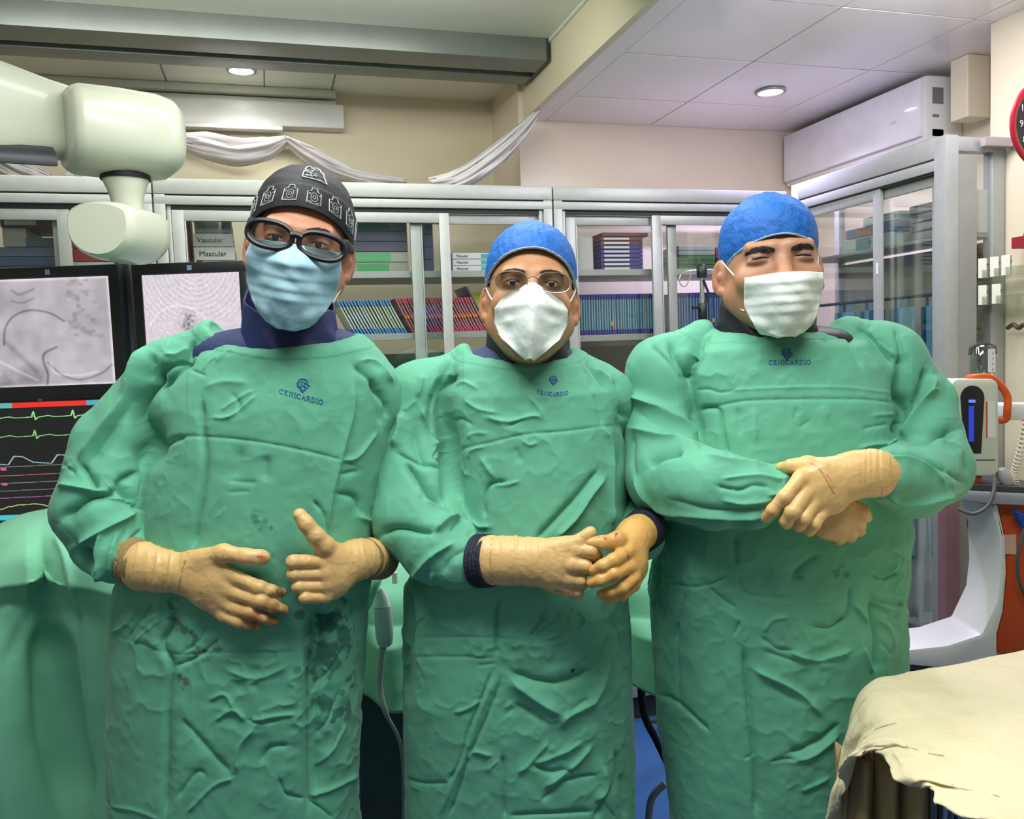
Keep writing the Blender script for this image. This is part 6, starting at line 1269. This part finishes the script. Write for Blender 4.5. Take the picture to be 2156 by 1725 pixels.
# hand probe hanging at the table edge
pb=K(806,1300,1.74); t=thing('hand_probe',tuple(k2w(pb)),-YAW,'grey and white hand control hanging between the left and middle men','hand control')
hb=MB(); hull(hb,[((0,0,.064),.002,.002,2,'z'),((0,0,.056),.008,.007,2.2,'z'),((0,0,.04),.014,.010,2.4,'z'),((0,0,.024),.0185,.012,2.6,'z')],24); hb.build('tip',M_white,t,True)
hb=MB(); hull(hb,[((0,0,.023),.0185,.012,2.6,'z'),((0.001,0,.0),.0195,.013,2.8,'z'),((0.002,0,-.04),.019,.013,2.8,'z'),((.002,0,-.058),.016,.011,2.6,'z'),((.002,0,-.064),.010,.008,2.4,'z')],24); hb.build('handle',mat('probe_grey',(196,204,206),.4),t,True)
MB().tube(catmull([np.array(K(*q))-pb for q in ((806,1364,1.74),(802,1400,1.75),(800,1445,1.76),(812,1500,1.76),(845,1575,1.8),(850,1700,1.9),(845,1760,1.95))],6),[.0075]*7+[.0065]*12+[.0045]*18,8).build('cable',mat('cable_grey',(176,182,172),.5),t,True)
o=MB().tube([(0,0,.012),(0,0,-.012)],.0065,10).build('hook_peg',M_white,smooth=True); o.location=tuple(k2w(K(831,1217,1.80))); tag(o,'small white peg above the grey hand control','peg')
o=MB().tube(catmull([k2w(K(*q)) for q in ((1352,1350,1.95),(1350,1400,1.95),(1350,1450,1.96),(1358,1510,1.97),(1385,1565,1.98),(1420,1640,2.0))],6),.0095,10).build('dark_cable',M_rubber,smooth=True); tag(o,'dark cable hanging between the middle and right men','cable')
o=MB().tube(catmull([k2w(K(*q)) for q in ((1400,1650,2.1),(1378,1672,2.1),(1368,1700,2.1),(1366,1760,2.1),(1372,1830,2.12))],6),.010,10).build('corrugated_hose',mat('hose_grey',(150,156,164),.5),smooth=True); tag(o,'pale grey hose near the floor between the middle and right men','hose')

# contrast injector on its orange and white pedestal
dI=2.22; b0=K(2055,900,dI); b0[2]=0; t=thing('contrast_injector',tuple(k2w(b0)),-YAW,'white injector head with orange handle on an orange and white pedestal','medical device')
def rI(px,py,d=dI): return K(px,py,d)-b0
def poly(mb,pts,d,th,bev=0,mi=0):
    q=[rI(a,b_,d) for a,b_ in pts]; return mb.prism([(v[0],v[2]) for v in q],th,Matrix.Translation((0,q[0][1]+th,0))@Matrix.Rotation(math.radians(90),4,'X'),mi,bev)
def rrect(x0,y0,x1,y1,r,n=6):
    P=[]
    for cx,cy_,a0 in ((x1-r,y0+r,-90),(x1-r,y1-r,0),(x0+r,y1-r,90),(x0+r,y0+r,180)):
        for k in range(n+1): a=math.radians(a0+90*k/n); P.append((cx+r*math.cos(a),cy_+r*math.sin(a)))
    return P
hd=poly(MB(),rrect(2004,798,2103,1003,16),dI,.085,.008).build('head_housing',M_cream,t,True)
arch=[(2023+25+25*math.cos(math.radians(180+k*15)),838+26*math.sin(math.radians(180+k*15))) for k in range(13)]+[(2066,955),(2032,955)]
poly(MB(),arch,dI-.003,.01,.001).build('display_window',M_black,hd,True)
poly(MB(),[(2040,855),(2051,855),(2051,930),(2040,930)],dI-.0045,.002).build('blue_bar',mat('blue_led',(40,60,190),.4,emit=.5,var=0),hd)
poly(MB(),[(2040,842),(2054,842),(2054,848),(2040,848)],dI-.0045,.002).build('blue_digits',mat('blue_led2',(110,130,230),.4,emit=.6,var=0),hd)
poly(MB(),[(2076,846),(2079,846),(2079,922),(2076,922)],dI-.001,.002).build('red_stripe',mat('stripe_red',(190,80,60),.5),hd); poly(MB(),[(2081,846),(2096,846),(2096,922),(2081,922)],dI-.001,.002).build('side_label',M_lab,hd)
poly(MB(),[(2012,968),(2096,968),(2096,970),(2012,970)],dI-.0008,.002).build('seam',M_dark,hd)
MB().tube(catmull([rI(2038,800,dI+.05),rI(2045,795,dI+.03),rI(2080,794,dI+.02),rI(2100,806,dI+.02),rI(2120,832,dI+.02),rI(2121,862,dI+.02),rI(2118,882,dI+.03),rI(2102,886,dI+.04)],5),[(.008,.010)]*36,10).build('carry_handle',mat('orange_plastic',(222,92,34),.4),t,True)
poly(MB(),[(2028,1003),(2068,1003),(2066,1024),(2030,1024)],dI+.01,.05,.003).build('neck',mat('red_brown',(150,54,34),.45),t,True)
tr_=poly(MB(),[(1985,1032),(2230,1044),(2230,1068),(2085,1062),(2020,1052),(1985,1048)],dI-.03,.26,.006).build('tray',mat('tray_grey',(150,152,162),.4),t,True); poly(MB(),[(2040,1020),(2230,1030),(2230,1044),(2040,1036)],dI-.02,.24,.003).build('tray_pad',M_dark,t,True)
poly(MB(),[(2088,1068),(2104,1125),(2107,1206),(2100,1267),(2067,1336),(1994,1360),(1900,1370),(1900,1400),(1990,1408),(2100,1408),(2100,1336),(2113,1287),(2120,1206),(2117,1133),(2101,1060)],dI,.16,.008).build('white_shell',M_white,t,True)
poly(MB(),[(2101,1060),(2117,1133),(2120,1206),(2113,1287),(2100,1336),(2101,1374),(2109,1380),(2125,1376),(2230,1376),(2230,1060)],dI+.012,.12,.006).build('orange_panel',mat('orange_deep',(196,76,26),.45),t,True)
MB().tube([rI(2140,1370,dI+.08),(rI(2140,1370,dI+.08)[0],rI(2140,1370,dI+.08)[1],.1)],.035,16).build('column',M_dark,t,True)
q=rI(2140,1370,dI+.08); b=MB()
for k in range(4): a=k*math.pi/2+.5; b.tube([(q[0],q[1],.09),(q[0]+.26*math.cos(a),q[1]+.22*math.sin(a),.06)],[.03,.02],10)
b.build('foot',M_white,t,True)
for k in range(4): a=k*math.pi/2+.5; MB().lathe([(.001,-.012),(.03,-.012),(.03,.012),(.001,.012)],(q[0]+.26*math.cos(a),q[1]+.22*math.sin(a),.03),n=16,mtx=Matrix.Rotation(math.radians(90),4,'Y')).build('wheel',M_rubber,t,True)
MB().tube(catmull([rI(2093,1002,dI-.01),rI(2092,1035,dI-.06),rI(2080,1065,dI-.07),rI(2050,1082,dI-.07),rI(2018,1072,dI-.05)],6),.0052,8).build('grey_cable',mat('cable_dark',(74,78,76),.45),t,True)
poly(MB(),[(2114,1127),(2139,1126),(2140,1168),(2116,1167)],dI+.008,.004).build('paper_tag',mat('tag_pink',(214,170,150),.6),t)
o=poly(MB(),rrect(2124,850,2200,885,8),dI+.1,.07,.004).build('white_arm_unit',M_white,None,True); o.location=tuple(k2w(b0)); o.rotation_euler=(0,0,-YAW); tag(o,'white rounded unit entering from the right edge beside the injector','device')
P=[]; c0=[rI(*q_) for q_ in ((2160,885,dI+.1),(2150,940,dI+.08),(2138,985,dI+.06),(2136,1010,dI+.05),(2150,1038,dI+.04),(2170,1050,dI+.04))]; cc=catmull(c0,40)
for i,p in enumerate(cc): a=i*.9; P.append(p+np.array([.008*math.cos(a),.008*math.sin(a),.002*math.sin(a)]))
o=MB().tube(P,.0028,6).build('coiled_cord',mat('cord_cream',(206,204,176),.5),smooth=True); o.location=tuple(k2w(b0)); o.rotation_euler=(0,0,-YAW); tag(o,'cream coiled cord hanging at the right edge','cord')
b=MB(); p=rI(2114,1003,dI+.02); b.lathe([(.001,-.028),(.014,-.024),(.018,-.005),(.017,.012),(.012,.022),(.001,.026)],tuple(p),n=20,mtx=Matrix.Rotation(-.5,4,'Y')); o=b.build('grey_bulb',mat('bulb_grey',(170,168,168),.35),smooth=True); o.location=tuple(k2w(b0)); o.rotation_euler=(0,0,-YAW); tag(o,'grey rounded bulb lying on the injector tray','bulb')
b=MB(); 
for k in range(5): p=rI(2150+k*3,1085+k*6,dI-.02); b.tube([tuple(p+np.array([-.018,0,.01])),tuple(p+np.array([.02,0,-.012]))],.009,8)
o=b.build('blue_wrap',mat('bluewrap',(36,66,150),.5),smooth=True); o.location=tuple(k2w(b0)); o.rotation_euler=(0,0,-YAW); tag(o,'crumpled blue wrap hanging at the right edge beside the orange panel','wrap')
o=MB().tube(catmull([rI(2160,1100,dI-.02),rI(2146,1150,dI-.03),rI(2143,1210,dI-.03),rI(2160,1255,dI-.02),rI(2190,1270,dI)],6),.005,8).build('thin_cable',mat('cable_dark',(74,78,76),.45),smooth=True); o.location=tuple(k2w(b0)); o.rotation_euler=(0,0,-YAW); tag(o,'thin dark cable curving over the orange panel at the right edge','cable')
# cloths hanging in the right cabinet
for i,(y,zb,c,lb) in enumerate([(2.28,.42,(196,196,198),'white cloth hanging low in the right cabinet, nearer the post'),(2.42,.50,(176,180,186),'grey white cloth hanging low in the right cabinet behind the other')]):
    V=[];F=[]
    for r_ in range(13):
        for k in range(25): V.append((2.15+.012*math.sin(k*.9+i)+.01*math.sin(k*.4+r_*.2),y-.06+.12*k/24,1.18-(1.18-zb)*r_/12-(.03*math.sin(k*.5) if r_==12 else 0)))
    for r_ in range(12):
        for k in range(24): F.append((r_*25+k,r_*25+k+1,(r_+1)*25+k+1,(r_+1)*25+k))
    o=mesh('hanging_cloth',V,F,mat('cloth_white%d'%i,c,.7,var=.05),smooth=True); md=o.modifiers.new('s','SOLIDIFY'); md.thickness=.003; tag(o,lb,'cloth')
o=MB().box((0,0,0),(.13,.3,.22),.005).build('dark_crate',mat('crate_dark',(26,28,34),.6)); o.location=(2.13,2.2,.16); tag(o,'dark crate on the floor of the right cabinet','crate')

# cloth-covered instrument table at the lower right
ZT=.92
def kk(x,y): return np.array([x*_cy-y*_sy,x*_sy+y*_cy])
edge=[(1.62,1.16,ZT),(1.30,1.152,ZT),(1.02,1.148,ZT),(.95,1.14,ZT),(.918,1.09,ZT),(.90,1.0,ZT),(.885,.90,ZT),(.872,.80,ZT),(.85,.70,ZT),(.83,.58,ZT),(.81,.44,ZT)]
hemK=[K(2120,1560,1.62),K(2000,1600,1.52),K(1850,1650,1.395),K(1768,1720,1.365),K(1752,1735,1.33),K(1775,1640,1.27),K(1815,1598,1.19),K(1905,1645,1.10),K(1985,1695,1.02),K(2110,1765,.93),K(2300,1860,.82)]
inn=[(1.62,.9,ZT),(1.45,.95,ZT),(1.3,1.0,ZT),(1.25,1.0,ZT),(1.2,.97,ZT),(1.2,.92,ZT),(1.2,.85,ZT),(1.2,.75,ZT),(1.2,.66,ZT),(1.2,.56,ZT),(1.2,.42,ZT)]
cols=[]; NS=150
def resam(Pp,n): Q=catmull(Pp,14); return [Q[int(round(i*(len(Q)-1)/(n-1)))] for i in range(n)]
hemW=[tuple(k2w(q_)) for q_ in hemK]
E_=resam([np.array(p) for p in edge],NS); H_=resam([np.array(p) for p in hemW],NS); I_=resam([np.array(p) for p in inn],NS)
V=[];F=[]; nr=60
for i in range(NS):
    e,h_,n_=E_[i],H_[i],I_[i]; far=n_+(n_-e)*1.2; out=(h_-e)*np.array([1,1,0]); mid=e+out*.62+np.array([0,0,(h_[2]-e[2])*.34])
    P=catmull([far,n_,e+(n_-e)*.25+np.array([0,0,.0]),e+out*.10-np.array([0,0,.006]),mid,h_],14); P=[P[int(round(k*(len(P)-1)/(nr-1)))] for k in range(nr)]
    for k,p in enumerate(P):
        s=k/(nr-1); a=max(0,(s-.62))/.38; q_=i/NS
        rp=.012*math.sin(q_*41+s*4+3*float(vnoise(q_*9,1.,1.)))+.026*(ridged(float(vnoise(q_*26,s*7,3.)))-.5)+.009*(ridged(float(vnoise(q_*60,s*12,5.)))-.5)
        dirn=np.array([-.95,-.3,.15]); V.append(p+dirn*rp*a**1.1+np.array([0,0,1])*(.0035*(ridged(float(vnoise(p[0]*9,p[1]*9,1.)))-.5)+.014*(ridged(float(vnoise(p[0]*19,p[1]*19,p[2]*19)))-.5)*(.25+a)))
for i in range(NS-1):
    for k in range(nr-1): F.append((i*nr+k,i*nr+k+1,(i+1)*nr+k+1,(i+1)*nr+k))
o=mesh('table_cloth',V,F,mat('cloth_cream',(222,211,174),.75,var=.05,vs=7,bump=.9,bs=16),smooth=True); md=o.modifiers.new('s','SOLIDIFY'); md.thickness=.003; md.offset=-1; tag(o,'cream cotton cloth draped over the instrument table at lower right','tablecloth')
it=thing('instrument_table',(1.35,.80,0),0,'steel instrument table under the cream cloth at lower right','table')
MB().box((-.36,-.38,ZT-.035),(.4,.31,ZT-.012),.003).build('table_top',mat('steel',(196,196,190),.25,.8),it,True)
for sx,sy in ((-.33,.28),(-.33,-.35),(.37,.28),(.37,-.35)): MB().tube([(sx,sy,0),(sx,sy,ZT-.03)],.012,10).build('leg',mat('steel',(196,196,190),.25,.8),it,True)
MB().box((-.34,-.36,.30),(.38,.29,.315),.003).build('lower_shelf',mat('steel',(196,196,190),.25,.8),it,True)
V=[];F=[]
for r_ in range(20):
    for k in range(60):
        s=k/59; a=K(1765,1600,1.36); b_=K(1975,1640,1.22); p=a+(b_-a)*s; V.append(tuple(k2w(np.array([p[0],p[1]+.02*math.sin(s*22)+.015*math.sin(s*47+r_*.2),p[2]+.02-.5*r_/19]))))
for r_ in range(19):
    for k in range(59): F.append((r_*60+k,r_*60+k+1,(r_+1)*60+k+1,(r_+1)*60+k))
o=mesh('under_cloth',V,F,mat('cloth_tan',(176,150,108),.8,var=.12,vs=9,bump=.4,bs=20),smooth=True); md=o.modifiers.new('s','SOLIDIFY'); md.thickness=.003; tag(o,'tan cloth hanging underneath the cream cloth at lower right','cloth')
t=thing('tube_rack',tuple(k2w(K(1995,1720,1.12))),-YAW,'rack of thin blue and dark tubes under the cream cloth','rack')
for k in range(6): MB().tube([(-.02+k*.008,0,-.10),(-.02+k*.008,0,.05)],.003,8).build('tube',mat('tube_%d'%(k%3),[(60,90,130),(40,40,60),(150,170,190)][k%3],.35),t,True)
MB().box((-.03,-.008,-.115),(.03,.008,-.10),.002).build('holder',M_dark,t)

P=[K(770,1290,1.76),K(768,1262,1.75),K(778,1232,1.74),K(795,1212,1.73),K(806,1200,1.72),K(803,1216,1.735),K(795,1240,1.745),K(784,1270,1.755)]  # lit corner of the drape; the light is put into its paler green
cc=np.mean(P,0); V=[tuple(k2w(p)) for p in P]+[tuple(k2w(cc+np.array([0,-.008,0])))]; o=mesh('lit_drape_corner',V,[(i,(i+1)%8,8) for i in range(8)],mat('cloth_tip_green',(150,222,186),.7),smooth=True); md=o.modifiers.new('s','SOLIDIFY'); md.thickness=.004; tag(o,'small lit corner of the green drape, painted paler, beside the grey hand control','cloth')
